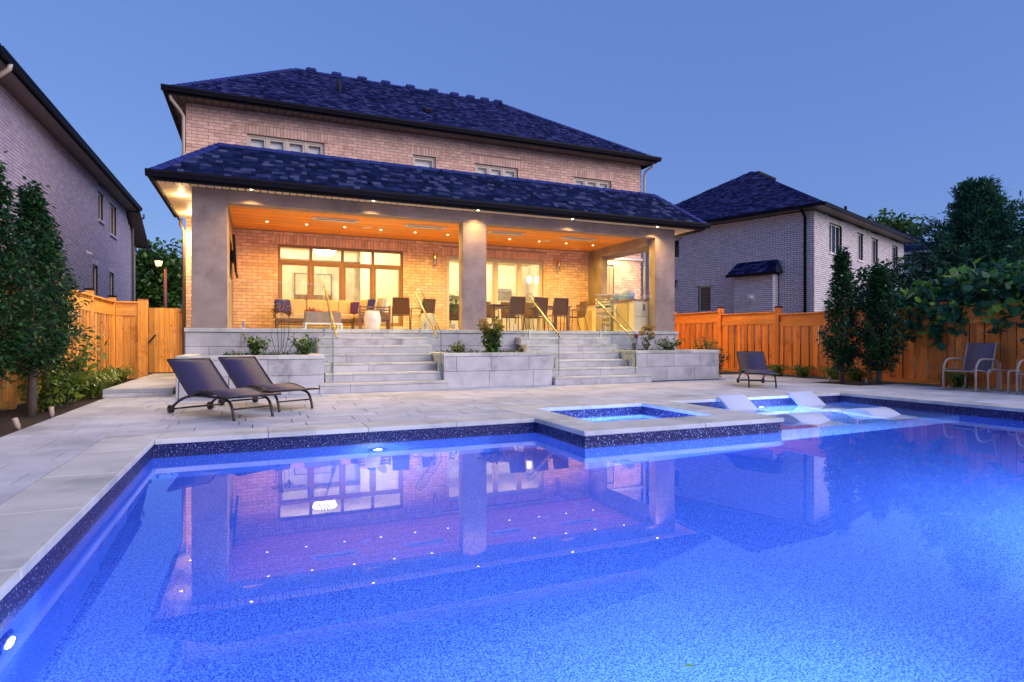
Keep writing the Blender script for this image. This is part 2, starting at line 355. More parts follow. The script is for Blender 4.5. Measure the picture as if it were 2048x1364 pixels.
def leaves(name, mat, parent, pts, size, aspect=.5, droop=.35, kind=None, local=False, out=None, jit=.4, lobed=False):
    """many single leaf faces; pts = [(x,y,z)] ; each leaf a folded diamond"""
    v = []; f = []; rnd = random.random; g = random.gauss
    for i,p in enumerate(pts):
        s = size*(1+jit*(rnd()-.5)*2)
        a = rnd()*6.2832; el = g(-droop, .5)
        if out is not None:
            dx, dy = p[0]-out[0], p[1]-out[1]; a = math.atan2(dy, dx)+g(0, .8)
        d = (math.cos(a)*math.cos(el), math.sin(a)*math.cos(el), math.sin(el))
        roll = g(0, .5); sx, sy = -math.sin(a), math.cos(a)
        if lobed:
            ax, ay, az = sx*math.cos(roll), sy*math.cos(roll), math.sin(roll); b = len(v)
            for q,w in LOBES: v.append((p[0]+d[0]*s*q+ax*w*s, p[1]+d[1]*s*q+ay*w*s, p[2]+d[2]*s*q+az*w*s-abs(w)*s*.15))
            f.append(tuple(range(b,b+12))); continue
        w = s*aspect*.5; wz = math.sin(roll)*w; sx *= w*math.cos(roll); sy *= w*math.cos(roll)
        b = len(v); m = (p[0]+d[0]*s*.45, p[1]+d[1]*s*.45, p[2]+d[2]*s*.45+s*.04)
        v += [p, (m[0]+sx, m[1]+sy, m[2]+wz), (p[0]+d[0]*s, p[1]+d[1]*s, p[2]+d[2]*s), (m[0]-sx, m[1]-sy, m[2]-wz)]
        f.append((b, b+1, b+2, b+3))
    me = bpy.data.meshes.new(name); me.from_pydata(v, [], f); me.update(); me.materials.append(mat)
    o = bpy.data.objects.new(name, me); link(o, parent, local); return tag(o, kind=kind)
def point(name, loc, energy, col=(1,.62,.28), r=.04, spot=None, blend=.5, tgt=(0,0,-1)):
    ld = bpy.data.lights.new(name, 'SPOT' if spot else 'POINT'); ld.energy = energy; ld.color = col; ld.shadow_soft_size = r
    o = bpy.data.objects.new(name, ld); COL.objects.link(o); o.location = loc
    if spot: ld.spot_size = R(spot); ld.spot_blend = blend; o.rotation_euler = Vector(tgt).to_track_quat('-Z','Y').to_euler()
    return o
# ================================================================== ground, deck, pool
ZW = -0.17
g = MB(); X0, X1, Y0, Y1 = -3.9, 14.6, .2, 18
for a,b,c,d in ((-400,400,-400,-3),(-400,400,18.4,400),(-400,-3.9,-3,18.4),(14.6,400,-3,18.4),
                (-3.9,-.97,-3,18.4),(10.4,14.6,-3,18.4),(-.97,10.4,-3,.2),(-.97,3.34,7,18.4),(3.34,10.4,8.13,18.4)):
    g.quad((a,c,-.07),(b,c,-.07),(b,d,-.07),(a,d,-.07))
structure('ground', g, M['joint'])
gl = MB()
for a,b,c,d in ((-400,-3.55,-30,400),(14.3,400,-30,400),(-3.55,14.3,18.5,400)): gl.quad((a,c,-.055),(b,c,-.055),(b,d,-.055),(a,d,-.055))
structure('lawn', gl, M['lawn'])
deckroot = tag(MB().box(-2.44,13.75,8.6,14,-.066,-.045).box(-2.44,-1.45,1,8.6,-.066,-.045).box(10.85,13.75,1,8.6,-.066,-.045).box(-1.45,3.3,7.4,8.6,-.066,-.045)
    .build('pool_deck', M['joint']), kind='structure')
rows = []
y = 1.15
while y < 7.0: rows.append((y, y+.45)); y += .45
rows[-1] = (rows[-1][0], 7.45)
rows += [(7.45,7.81),(7.81,8.17),(8.17,8.53)]
y = 8.53
while y < 13.6: rows.append((y, y+.45)); y += .45
cells = []
for i,(a,b) in enumerate(rows):
    iv = [(-2.44, 13.72)]
    if b <= 7.46: iv = sub_iv(iv, -1.435, 10.83)
    elif b <= 8.54: iv = sub_iv(iv, 3.36 if b < 8.2 else 3.8, 10.83)
    if a > 11.9: iv = sub_iv(iv, -1.25, 11.3)
    for (x,e) in iv:
        u = x - (.35 if i % 2 else 0) - random.random()*.5
        while u < e:
            w = random.choice((.6,.75,.9,.9))
            p, q = max(u,x), min(u+w,e)
            if q-p > .06: cells.append((p+.006, q-.006, a+.006, b-.006, .045+random.random()*.0015))
            u += w
clad('paver', 'paving', deckroot, (0,0,-.045), (1,0,0), (0,1,0), (0,0,1), cells, M['paver'], 298)
bed = MB()
bed.quad((-3.42,-1,-.02),(-2.44,-1,-.02),(-2.44,18.2,-.02),(-3.42,18.2,-.02)); bed.quad((13.72,1,-.02),(14.2,1,-.02),(14.2,18,-.02),(13.72,18,-.02))
bed.quad((11.4,13.6,-.02),(13.72,13.6,-.02),(13.72,18,-.02),(11.4,18,-.02)); bed.quad((12.35,9.2,.003),(13.72,9.2,.003),(13.72,10.5,.003),(12.35,10.5,.003))
structure('mulch_bed', bed, M['soil'])
# --- pool shell
def liner(name, c1, c2, sc, lo, hi):
    return pm(name, c1, c1, 1.0, rough=.5, speck=(c2, sc, lo, hi), spec=.3)
M['liner'] = liner('speckled pool liner', (.008,.028,.32), (.10,.235,.78), 96, .36, .64)
M['glowliner'] = liner('liner with painted glow', (.05,.13,.58), (.32,.55,.92), 70, .42, .58)  # same liner, lamp glow of spa and ledge put into lighter colour
M['shadeliner'] = liner('liner in painted shade', (.006,.010,.085), (.34,.41,.66), 70, .60, .67)  # same liner, darkened in colour for the unlit shade near the waterline
FZ, LZ = -1.45, -.46
out = [(-.97,.2),(10.4,.2),(10.4,8.13),(6.27,8.13),(6.27,5.75),(3.34,5.75),(3.34,7.0),(-.97,7.0)]
pool = MB()
pool.quad((-.97,.2,FZ),(10.4,.2,FZ),(10.4,5.75,FZ),(-.97,5.75,FZ)); pool.quad((-.97,5.75,FZ),(3.34,5.75,FZ),(3.34,7,FZ),(-.97,7,FZ))
pool.quad((6.27,5.75,FZ),(10.4,5.75,FZ),(10.4,6.0,FZ),(6.27,6.0,FZ))
BZ = -.30
for i in range(8):
    a, b = out[i], out[(i+1)%8]
    pool.quad((a[0],a[1],FZ),(b[0],b[1],FZ),(b[0],b[1],BZ),(a[0],a[1],BZ))
poolo = structure('pool', pool, M['liner'])
bd = MB()
for i in range(8):
    a, b = out[i], out[(i+1)%8]; bd.quad((a[0],a[1],BZ),(b[0],b[1],BZ),(b[0],b[1],-.045),(a[0],a[1],-.045))
bd.build('shaded_liner_strip', M['shadeliner'], poolo)  # liner strip with painted shade, no separate finish
MB().box(6.272,10.398,6.0,8.128,FZ,LZ).build('tanning_ledge', M['glowliner'], poolo)
# --- spa
spa = MB(); sx0,sx1,sy0,sy1 = 3.80,5.72,6.30,8.02; SF = -1.0
spa.quad((sx0,sy0,SF),(sx1,sy0,SF),(sx1,sy1,SF),(sx0,sy1,SF))
sb = MB()
so = [(sx0,sy0),(sx1,sy0),(sx1,sy1),(sx0,sy1)]
for i in range(4):
    a, b = so[i], so[(i+1)%4]
    spa.quad((b[0],b[1],SF),(a[0],a[1],SF),(a[0],a[1],BZ),(b[0],b[1],BZ)); sb.quad((b[0],b[1],BZ),(a[0],a[1],BZ),(a[0],a[1],-.045),(b[0],b[1],-.045))
spao = structure('spa', spa, M['glowliner']); sb.build('shaded_liner_strip', M['shadeliner'], spao)
MB().box(sx0+.001,sx0+.4,sy0+.001,sy1-.001,SF+.01,-.62).box(sx0+.402,sx1-.001,sy1-.4,sy1-.001,SF+.01,-.62).build('bench', M['glowliner'], spao)
def slabs(name, parent, x0, x1, y0, y1, along, L, mat, z0=-.05, z1=0.0, bev=.006):
    a0, a1 = (x0,x1) if along == 'x' else (y0,y1); a = a0
    n = max(1, round((a1-a0)/L)); st = (a1-a0)/n
    for i in range(n):
        p, q = a0+i*st+.002, a0+(i+1)*st-.002
        m = MB(); m.box(p,q,y0,y1,z0,z1) if along == 'x' else m.box(x0,x1,p,q,z0,z1)
        m.build(name, mat, parent, bevel=bev)
cz1 = .004
slabs('coping_slab', poolo, -1.435,-.945, 1.15,7.45, 'y', 1.0, M['coping'], z1=cz1)
slabs('coping_slab', poolo, -.943,3.315, 6.975,7.45, 'x', 1.05, M['coping'], z1=cz1)
slabs('coping_slab', poolo, 6.30,10.37, 8.105,8.53, 'x', 1.0, M['coping'], z1=cz1)
slabs('coping_slab', poolo, 10.375,10.83, 1.0,8.53, 'y', 1.0, M['coping'], z1=cz1)
slabs('coping_slab', poolo, -1.435,10.83, -.3,.225, 'x', 1.1, M['coping'], z1=cz1)
slabs('coping_slab', poolo, -1.435,-.945, .23,1.145, 'y', 1.0, M['coping'], z1=cz1)
def miter(name, parent, pts): MB().prism(pts,'z',-.05,cz1+.002).build(name, M['coping'], parent, bevel=.006)
ox0,ox1,oy0,oy1 = 3.318,6.295,5.725,8.53; ix0,ix1,iy0,iy1 = 3.825,5.695,6.325,7.995
miter('coping_slab', spao, [(ox0,oy0),((ox0+ox1)/2+.2,oy0),((ox0+ox1)/2+.2,iy0),(ix0,iy0)])
miter('coping_slab', spao, [((ox0+ox1)/2+.204,oy0),(ox1,oy0),(ix1,iy0),((ox0+ox1)/2+.204,iy0)])
miter('coping_slab', spao, [(ox0,oy0+.005),(ix0-.003,iy0),(ix0-.003,iy1),(ox0,iy1)][::1])
miter('coping_slab', spao, [(ox1,oy0+.005),(ox1,iy1),(ix1+.003,iy1),(ix1+.003,iy0)])
miter('coping_slab', spao, [(ox0,iy1+.004),(4.75,iy1+.004),(4.75,oy1),(ox0,oy1)])
miter('coping_slab', spao, [(4.754,iy1+.004),(ox1,iy1+.004),(ox1,oy1),(4.754,oy1)])
# --- water
wm, wn, wl, wb = _mat('pool water')
wb.inputs['Base Color'].default_value = (.88,.95,1,1); wb.inputs['Roughness'].default_value = 0.0; wb.inputs['IOR'].default_value = 1.45; wb.inputs['Transmission Weight'].default_value = 1
_g = wn.new('ShaderNodeNewGeometry'); _z = wn.new('ShaderNodeTexNoise'); _z.inputs['Scale'].default_value = 1.1; _z.inputs['Detail'].default_value = 1.5
wl.new(_g.outputs['Position'], _z.inputs['Vector']); _b = wn.new('ShaderNodeBump'); _b.inputs['Strength'].default_value = .035; _b.inputs['Distance'].default_value = .02
wl.new(_z.outputs['Fac'], _b.inputs['Height']); wl.new(_b.outputs[0], wb.inputs['Normal'])
e = .001
MBW = MB()
for a,b,c,d in ((-.97,10.4,.2,5.75),(-.97,3.34,5.75,7.0),(6.27,10.4,5.75,8.13)):
    MBW.quad((a+(e if a<0 else 0),c,ZW),(b,c,ZW),(b,d,ZW),(a,d,ZW))
structure('pool_water', MBW, wm)
sm_, sn_, sl_, sbb = _mat('spa water')
sbb.inputs['Base Color'].default_value = (.9,.95,1,1); sbb.inputs['Roughness'].default_value = .06; sbb.inputs['IOR'].default_value = 1.33; sbb.inputs['Transmission Weight'].default_value = 1
_g = sn_.new('ShaderNodeNewGeometry'); _z = sn_.new('ShaderNodeTexNoise'); _z.inputs['Scale'].default_value = 9; _z.inputs['Detail'].default_value = 4
sl_.new(_g.outputs['Position'], _z.inputs['Vector']); _b = sn_.new('ShaderNodeBump'); _b.inputs['Strength'].default_value = .5; _b.inputs['Distance'].default_value = .03
sl_.new(_z.outputs['Fac'], _b.inputs['Height']); sl_.new(_b.outputs[0], sbb.inputs['Normal'])
structure('spa_water', MB().quad((sx0,sy0,ZW),(sx1,sy0,ZW),(sx1,sy1,ZW),(sx0,sy1,ZW)), sm_)
# --- underwater lamps: fitting in the wall, lens that glows, lamp just in front
M['poollens'] = emit('pool lamp lens', (.55,.85,1), 30)
PLC = (.66,.82,1.0)
def pool_lamp(x, y, z, n, label, E, group='underwater lamps in the pool walls', spot=None):
    t = thing('pool_light', (x,y,z), label, 'pool light', group=group)
    k = MB()
    ang = math.atan2(n[1], n[0])
    def ring(r0, r1, d0, d1):
        m = MB(); N = 20; vs = []
        for d,r_ in ((d0,r0),(d1,r1)):
            for i in range(N):
                a = 2*math.pi*i/N; lx, lz = r_*math.cos(a), r_*math.sin(a)
                vs.append((n[0]*d - n[1]*lx, n[1]*d + n[0]*lx, lz))
        m._add(vs, [(i,(i+1)%N,N+(i+1)%N,N+i) for i in range(N)]+[tuple(range(N,2*N))]); return m
    ring(.085,.075,.003,.02).build('rim', M['liner'], t, True); ring(.046,.04,.0205,.028).build('lens', M['poollens'], t, True)
    point('pool_lamp_bulb', (x+n[0]*.06, y+n[1]*.06, z), E, PLC, 0, spot, 1.0, (n[0], n[1], -1.1))

E1 = 52
pool_lamp(1.30,7.0,-.72,(0,-1),'glowing underwater lamp in the far pool wall between the loungers and the spa',E1)
pool_lamp(-.97,3.13,-.46,(1,0),'glowing underwater lamp in the near left pool wall at the edge of the photo',E1)
pool_lamp(8.35,8.13,-.33,(0,-1),'glowing underwater lamp in the tanning ledge wall between the two white in-water loungers',420)
pool_lamp(4.76,6.30,-.48,(0,1),'underwater lamp lighting the small square spa',520)
pool_lamp(1.7,.2,-.75,(0,1),'underwater lamp in the near pool wall left of its twin',E1*62,spot=135)
pool_lamp(6.2,.2,-.75,(0,1),'underwater lamp in the near pool wall right of its twin',E1*108,spot=135)
lf = MB()._add([(1.40,1.735,ZW+.004),(1.425,1.715,ZW+.006),(1.46,1.702,ZW+.004),(1.435,1.727,ZW+.008)],[(0,1,2,3)]).build('floating_leaf', pm('floating leaf',(.16,.42,.03),(.22,.5,.05),20,rough=.4)); tag(lf, 'small green leaf floating on the pool water in the foreground', 'leaf')
# ================================================================== terrace, stairs, planters
TZ, TY, RI = 1.274, 14.06, .182
ter = thing('stone_terrace', (5,14.06,0), 'raised grey stone terrace of large blocks under the covered patio', 'terrace')
MB().box(-1.33,11.23,14.10,17.72,-.06,1.18).build('core', M['joint'], ter)
MB().box(-1.33,11.23,14.36,17.70,1.182,TZ-.002).build('floor', M['paver'], ter)
slabs('coping_slab', ter, -1.37,11.27, 14.03,14.36, 'x', .86, M['coping'], 1.19, TZ)
def courses(parent, x0, x1, y0, zs, L, off, mat, d=.035, axis='x'):
    for k,(a,b) in enumerate(zip(zs, zs[1:])):
        u = x0 - off*(k % 2)-.2*k
        while u < x1:
            w = L*random.uniform(.82,1.15); p, q = max(u,x0), min(u+w,x1)
            if q-p > .05:
                m = MB()
                m.box(p+.0028,q-.0028,y0,y0+d,a+.0028,b-.0028) if axis == 'x' else m.box(y0,y0+d,p+.0028,q-.0028,a+.0028,b-.0028)
                m.build('stone_block', mat, parent, bevel=.005)
            u += w
courses(ter, -1.35, 11.25, 14.062, [.0,.30,.58,.88,1.188], .95, .45, M['block'])
courses(ter, 14.10, 17.7, -1.365, [.0,.30,.58,.88,1.188], .95, .45, M['block'], axis='y')
courses(ter, 14.10, 17.7, 11.231, [.0,.30,.58,.88,1.188], .95, .45, M['block'], axis='y')
def stairs(label, Y0, spans):
    s = thing('stone_staircase', ((spans[0][0]+spans[0][1])/2, Y0, 0), label, 'stairs', group='stone stairs up to the terrace')
    tr = (TY-Y0)/6
    for k in range(6):
        a, b = spans[k]; y = Y0+k*tr; y1 = min(y+tr+.12, TY-.002)
        cut = [a] + sorted(random.sample([a+(b-a)*f for f in (.22,.38,.48,.55,.62,.75)], 1 if k % 3 else 1)) + [b]
        for p, q in zip(cut, cut[1:]):
            MB().box(p+(.002 if p > a else 0), q-(.002 if q < b else 0), y+.012, y1, k*RI+.001, (k+1)*RI-.045).build('riser_block', M['block'], s, bevel=.004)
            MB().box(p+(.002 if p > a else 0), q-(.002 if q < b else 0), y, y1, (k+1)*RI-.043, (k+1)*RI).build('tread_slab', M['coping'], s, bevel=.005)
    return s, tr
stairsL = stairs('wide stone stairs between the long left planter and the middle planter', 11.80, [(1.11,3.65),(1.25,3.64),(1.25,3.60),(1.22,3.60),(1.22,3.70),(1.22,3.70)])
stairsR = stairs('narrower stone stairs between the middle planter and the right planter', 11.98, [(6.20,8.83),(6.30,8.66),(6.28,8.60),(6.2,8.60),(6.12,8.74),(6.12,8.74)])
def planter(label, x0, x1, y0, z):
    p = thing('stone_planter', ((x0+x1)/2, y0, 0), label, 'planter', group='low stone planters in front of the terrace')
    MB().box(x0+.04,x1-.04,y0+.04,y0+.22,0,z-.07).box(x0+.04,x0+.22,y0+.222,14.0,0,z-.07).box(x1-.22,x1-.04,y0+.222,14.0,0,z-.07).build('core', M['joint'], p)
    courses(p, x0, x1, y0, [.0,.355,z-.078], .92, .3, M['block'])
    courses(p, y0+.04, 14.05, x0, [.0,.355,z-.078], .92, .3, M['block'], axis='y'); courses(p, y0+.04, 14.05, x1-.035, [.0,.355,z-.078], .92, .3, M['block'], axis='y')
    slabs('coping_slab', p, x0-.01, x1+.01, y0-.012, y0+.25, 'x', .8, M['coping'], z-.075, z)
    slabs('coping_slab', p, x0-.01, x0+.24, y0+.254, 14.05, 'y', .9, M['coping'], z-.075, z); slabs('coping_slab', p, x1-.24, x1+.01, y0+.254, 14.05, 'y', .9, M['coping'], z-.075, z)
    MB().quad((x0+.2,y0+.2,z-.05),(x1-.2,y0+.2,z-.05),(x1-.2,14.04,z-.05),(x0+.2,14.04,z-.05)).build('soil', M['soil'], p)
planter('low stone planter behind the two loungers, left of the wide stairs', -1.285, 1.19, 11.84, .735)
planter('low stone planter in the middle between the two flights of stairs', 3.62, 6.17, 12.08, .745)
planter('low stone planter at the right end, beside the wooden fence', 8.62, 11.22, 12.33, .765)
# raised path to the gate
pl = tag(MB().box(-2.46,-1.41,12.52,18.15,-.05,.085).build('path', M['joint']), kind='structure')
for k,(a,b) in enumerate(((-.0,.07),(.073,.145))):
    for p,q in (((-2.48,-2.0),(-1.998,-1.40)),((-2.48,-1.85),(-1.848,-1.40)))[k]if 0 else ((-2.48,-1.95 if k else -1.7),((-1.948 if k else -1.698),-1.40)):
        MB().box(p,q,12.48,12.9 if k else 12.6,a,b).build('path_slab', M['block'] if not k else M['paver'], pl, bevel=.005)
yy = 12.903
while yy < 18.1:
    MB().box(-2.48,-1.40,yy,min(yy+.6,18.15)-.004,.086,.145).build('path_slab', M['paver'], pl, bevel=.005); yy += .6
# ================================================================== glass railings
def rail_panel(x, tr, Y0, label, side):
    t = thing('glass_railing', (x, Y0+tr, RI*2), label, 'glass railing', group='glass stair railings')
    yA, yB = Y0+tr*.75, TY-.02                        # low front edge, terrace end
    zl, zh = RI*1.15, RI*6.3
    pts = [(yA,zl),(yB,zh-.05),(yB,zh+1.05),(yB-.3,zh+1.05),(yA,zl+.97)]
    MB().prism(pts,'x',x-.006,x+.006).build('glass_panel', M['railglass'], t)
    MB().box(x-.0065,x+.0065,yA-.006,yA-.0005,zl,zl+.97).build('glass_edge', M['glassedge'], t)
    MB().tube([(x,yA,zl-.004),(x,yB,zh-.054)],.007,6).build('glass_edge', M['white'], t)
    e_ = MB(); e_.tube([(x,yA,zl+.973),(x,yB-.3,zh+1.053),(x,yB,zh+1.053)],.006,6); e_.build('glass_edge', M['glassedge'], t)
    h = MB(); hx = x+side*.07
    a, b = Vector((hx,yA+.02,zl+.86)), Vector((hx,yB-.05,zh+.98)); d = (b-a)
    dn = d.normalized(); nrm = Vector((0,-dn.z,dn.y))
    h.obox(a-Vector((.018,0,0))-nrm*.018, (1,0,0), dn, nrm, .036, d.length, .036)
    h.build('handrail', M['brass'], t, bevel=.004)
    for f in (.18,.8):
        q = a+d*f; MB().tube([(x,q.y,q.z-.03),(hx,q.y,q.z-.02)],.012,8).build('bracket', M['steel'], t)
    for k,(yy,zz) in enumerate(((Y0+tr*1.28,RI*2),(Y0+tr*5.4,RI*6))):
        m = MB(); m.box(x-.024,x+.024,yy-.028,yy+.028,zz,zz+.21); m.lathe([(.05,0),(.05,.012)],(x,yy,zz),16); m.build('spigot', M['steel'], t, bevel=.003)
rail_panel(1.38, stairsL[1], 11.80, 'sloping glass railing with bronze handrail on the left side of the wide stairs', 1)
rail_panel(3.56, stairsL[1], 11.80, 'sloping glass railing with bronze handrail on the right side of the wide stairs', -1)
rail_panel(6.42, stairsR[1], 11.98, 'sloping glass railing with bronze handrail on the left side of the narrower stairs', 1)
rail_panel(8.52, stairsR[1], 11.98, 'sloping glass railing with bronze handrail on the right side of the narrower stairs', -1)
def guard(x0, x1, label):
    t = thing('glass_guard', ((x0+x1)/2,14.28,TZ), label, 'glass railing', group='glass guards along the terrace edge')
    MB().box(x0,x1,14.274,14.286,TZ+.06,TZ+1.02).build('glass_panel', M['railglass'], t)
    MB().box(x0,x1,14.275,14.285,TZ+1.0205,TZ+1.026).build('glass_edge', M['white'], t)
    n = 2
    for i in range(n):
        xx = x0+(x1-x0)*(.16+.68*i)
        m = MB(); m.box(xx-.022,xx+.022,14.25,14.31,TZ,TZ+.16); m.lathe([(.045,0),(.045,.012)],(xx,14.28,TZ),16); m.build('spigot', M['steel'], t, bevel=.003)
guard(-.55,1.30,'clear glass guard between the left stucco column and the wide stairs')
guard(3.64,4.70,'clear glass guard between the wide stairs and the middle column')
guard(5.40,6.34,'clear glass guard between the middle column and the narrower stairs')
guard(8.62,10.55,'clear glass guard between the narrower stairs and the right column')
# ================================================================== the house
HX0, HX1, HY = -1.70, 12.72, 17.90
house = thing('brick_house', (5.5,17.9,0), 'two storey tan brick house with dark hipped roof and a lit covered patio', 'house')
CEIL = 4.07
holes = {'pw':(.56,4.09,1.42,3.71), 'sd':(5.44,8.81,1.274,3.67), 'rw':(10.86,11.57,1.75,3.67),
         'w1':(-.23,1.81,5.3,6.69), 'w2':(4.38,5.11,5.3,6.68), 'w3':(6.40,7.89,5.3,6.65), 'w4':(9.98,11.45,5.3,6.61)}
wl_ = MB(); wall_cells(wl_, HX0, HX1, 0, 7.34, HY+.012, HY+.22, list(holes.values())); wallo = wl_.build('wall', M['mortar'], house)
hl = [(a-HX0,b-HX0,c,d) for a,b,c,d in holes.values()]
# bricks: the patio wall and the wall above the patio roof
low = brick_cells(HX1-HX0, 4.07, [h for h in hl if h[3] < 4], v0=1.274)
low = [c for c in low if not (.46 < c[0] < .0)]
up = brick_cells(HX1-HX0, 7.30, [h for h in hl if h[3] > 4], v0=4.075)
clad('brick', 'brickwork', wallo, (HX0,HY+.012,0), (1,0,0), (0,0,1), (0,-1,0), low+up, M['brick'], 300)
sw = MB(); sw.box(HX0,HX0+.2,HY+.222,27,0,7.34).box(HX1-.2,HX1,HY+.222,27,0,7.34).box(HX0,HX1,27.002,27.2,0,7.34).build('side_wall', M['brick'], house)
MB().box(HX0-.04,HX0-.002,HY+.03,27,5,7.3).build('side_course', M['brick'], house) if 0 else None
# stone course and its return to the right of the patio
MB().box(10.75,HX1+.05,HY-.06,HY,3.86,3.95).build('stone_course', M['white'], house, bevel=.01)
# ---- windows
def window(name, hole, bays, frame, blind=None, transom=None, glassm='glass', fw=.055, rec=.07, sill=True, sash=True):
    x0,x1,z0,z1 = hole; y = HY+rec
    f = MB(); f.box(x0,x0+fw,y,y+.09,z0,z1); f.box(x1-fw,x1,y,y+.09,z0,z1); f.box(x0+fw,x1-fw,y,y+.09,z1-fw,z1); f.box(x0+fw,x1-fw,y,y+.09,z0,z0+fw)
    xs = [x0+fw]+bays+[x1-fw]
    for b in bays: f.box(b-fw*.6,b+fw*.6,y,y+.09,z0+fw,z1-fw)
    o = f.build(name, frame, house, bevel=.004)
    for i,(a,b) in enumerate(zip(xs,xs[1:])):
        a2 = a+(fw*.6 if i else 0); b2 = b-(fw*.6 if i < len(xs)-2 else 0)
        segs = [(z0+fw,z1-fw)]
        if transom:
            segs = [(z0+fw,transom-fw*.6),(transom+fw*.6,z1-fw)]
            MB().box(a2+.001,b2-.001,y+.002,y+.088,transom-fw*.6,transom+fw*.6).build('transom_bar', frame, o)
        for j,(c,d) in enumerate(segs):
            if sash and j == 0:
                s = MB(); t_ = .05
                s.box(a2+.004,a2+t_,y+.015,y+.07,c+.004,d-.004).box(b2-t_,b2-.004,y+.015,y+.07,c+.004,d-.004).box(a2+t_,b2-t_,y+.015,y+.07,d-t_,d-.004).box(a2+t_,b2-t_,y+.015,y+.07,c+.004,c+t_)
                s.build('sash', frame, o, bevel=.003)
            MB().quad((a2,y+.045,c),(b2,y+.045,c),(b2,y+.045,d),(a2,y+.045,d)).build('pane', M[glassm], o)
            if blind: MB().box(a2,b2,y+.13,y+.14,c,d).build('blind', M[blind], o)
    if sill: MB().box(x0-.05,x1+.05,HY-.05,HY+.065,z0-.07,z0-.002).build('sill', M['block'], o, bevel=.006)
    return o
window('window', holes['w1'], [.285,.79,1.30], M['cream'], 'blind')
window('window', holes['w2'], [], M['cream'], 'blind')
window('window', holes['w3'], [6.90,7.39], M['cream'], 'blind')
window('window', holes['w4'], [10.47,10.96], M['cream'], 'blind')
window('window', holes['pw'], [1.44,2.32,3.20], M['winbrown'], None, transom=3.24, fw=.07)
sd_ = window('sliding_door', holes['sd'], [6.28,7.12,7.96], M['cream'], None, fw=.075, sill=False)
MB().box(7.90,7.925,HY+.03,HY+.07,2.1,2.5).build('handle', M['steel'], sd_)
window('window', holes['rw'], [], M['cream'], None)
# ---- covered patio: columns, beams, ceiling, soffit, skirt roof
pat = house
MB().box(-1.246,-.563,14.20,17.885,TZ+.001,4.245).build('column', M['stucco'], pat, bevel=.008, label='deep left stucco pier that runs back to the house')
MB().box(4.74,5.38,14.20,14.50,TZ+.001,3.972).build('column', M['stucco'], pat, bevel=.008)
MB().box(10.585,11.27,14.20,14.52,TZ+.001,3.972).build('column', M['stucco'], pat, bevel=.008)
MB().box(10.53,10.76,17.05,17.885,TZ+.001,3.80).build('pilaster', M['stucco'], pat, bevel=.006)
MB().box(-.562,11.27,14.20,14.52,3.974,4.245).build('beam', M['stucco'], pat, bevel=.006)
MB().box(10.53,11.27,14.522,17.885,3.802,4.245).build('beam', M['stucco'], pat, bevel=.006)
MB().box(-.562,-.535,14.53,17.885,3.0,4.06).build('side_panel', M['stucco'], pat) if 0 else None
yb = 14.525
while yb < 17.88:
    wbox('ceiling_board', pat, -.56, 10.528, yb, min(yb+.137,17.885), CEIL, CEIL+.02, M['cedarceil']); yb += .14
MB().box(-.562,10.529,14.522,17.885,CEIL+.022,CEIL+.06).build('ceiling_deck', M['roofbase'], pat)
EX0, EX1, EY, EZ = -1.85, 11.84, 13.63, 4.25
def soffit_strip(x0,x1,y0,y1,along,mat,parent,z=EZ,p=.15):
    a0,a1 = (x0,x1) if along == 'x' else (y0,y1); a = a0
    while a < a1-.02:
        b = min(a+p-.022, a1)
        if along == 'x': wbox('soffit_slat', parent, a,b,y0,y1,z,z+.02,mat)
        else: wbox('soffit_slat', parent, x0,x1,a,b,z,z+.02,mat)
        a += p
soffit_strip(EX0,EX1,EY,14.198,'x',M['soffit'],pat)
soffit_strip(EX0,-1.248,14.2,17.88,'y',M['soffit'],pat)
soffit_strip(11.272,EX1,14.2,17.88,'y',M['soffit'],pat)
MB().box(EX0,EX1,EY,17.88,EZ+.022,EZ+.05).build('soffit_deck', M['roofbase'], pat)
def gutter_run(name, parent, a, b, n, z0=4.235, mat=None, h=.13, d=.12):   # a->b along the eave, n = outward normal (2-D)
    m = MB(); a = Vector((*a,0)); b = Vector((*b,0)); n = Vector((*n,0)); U = (b-a).normalized(); L = (b-a).length
    prof = [(0,0),(d*.75,0),(d*.9,h*.55),(d,h*.62),(d,h),(d-.012,h),(d-.012,h*.7),(.012,h*.4),(.012,h),(0,h)]
    pts = [[a+U*t+n*p[0]+Vector((0,0,z0+p[1])) for p in prof] for t in (0,L)]
    k = len(prof); m._add(pts[0]+pts[1], [tuple(range(k))[::-1],tuple(range(k,2*k))]+[(i,(i+1)%k,k+(i+1)%k,k+i) for i in range(k)])
    return m.build(name, mat or M['black'], parent)
MB().box(EX0-.02,EX1+.02,EY-.025,EY-.001,4.17,4.37).build('fascia', M['black'], pat)
MB().box(EX0-.025,EX0-.001,EY,17.88,4.17,4.37).build('fascia', M['black'], pat); MB().box(EX1+.001,EX1+.025,EY,17.88,4.17,4.37).build('fascia', M['black'], pat)
gutter_run('gutter', pat, (EX0-.14,EY-.026), (EX1+.14,EY-.026), (0,-1))
gutter_run('gutter', pat, (EX0-.026,17.88), (EX0-.026,EY-.02), (-1,0)); gutter_run('gutter', pat, (EX1+.026,EY-.02), (EX1+.026,17.88), (1,0))
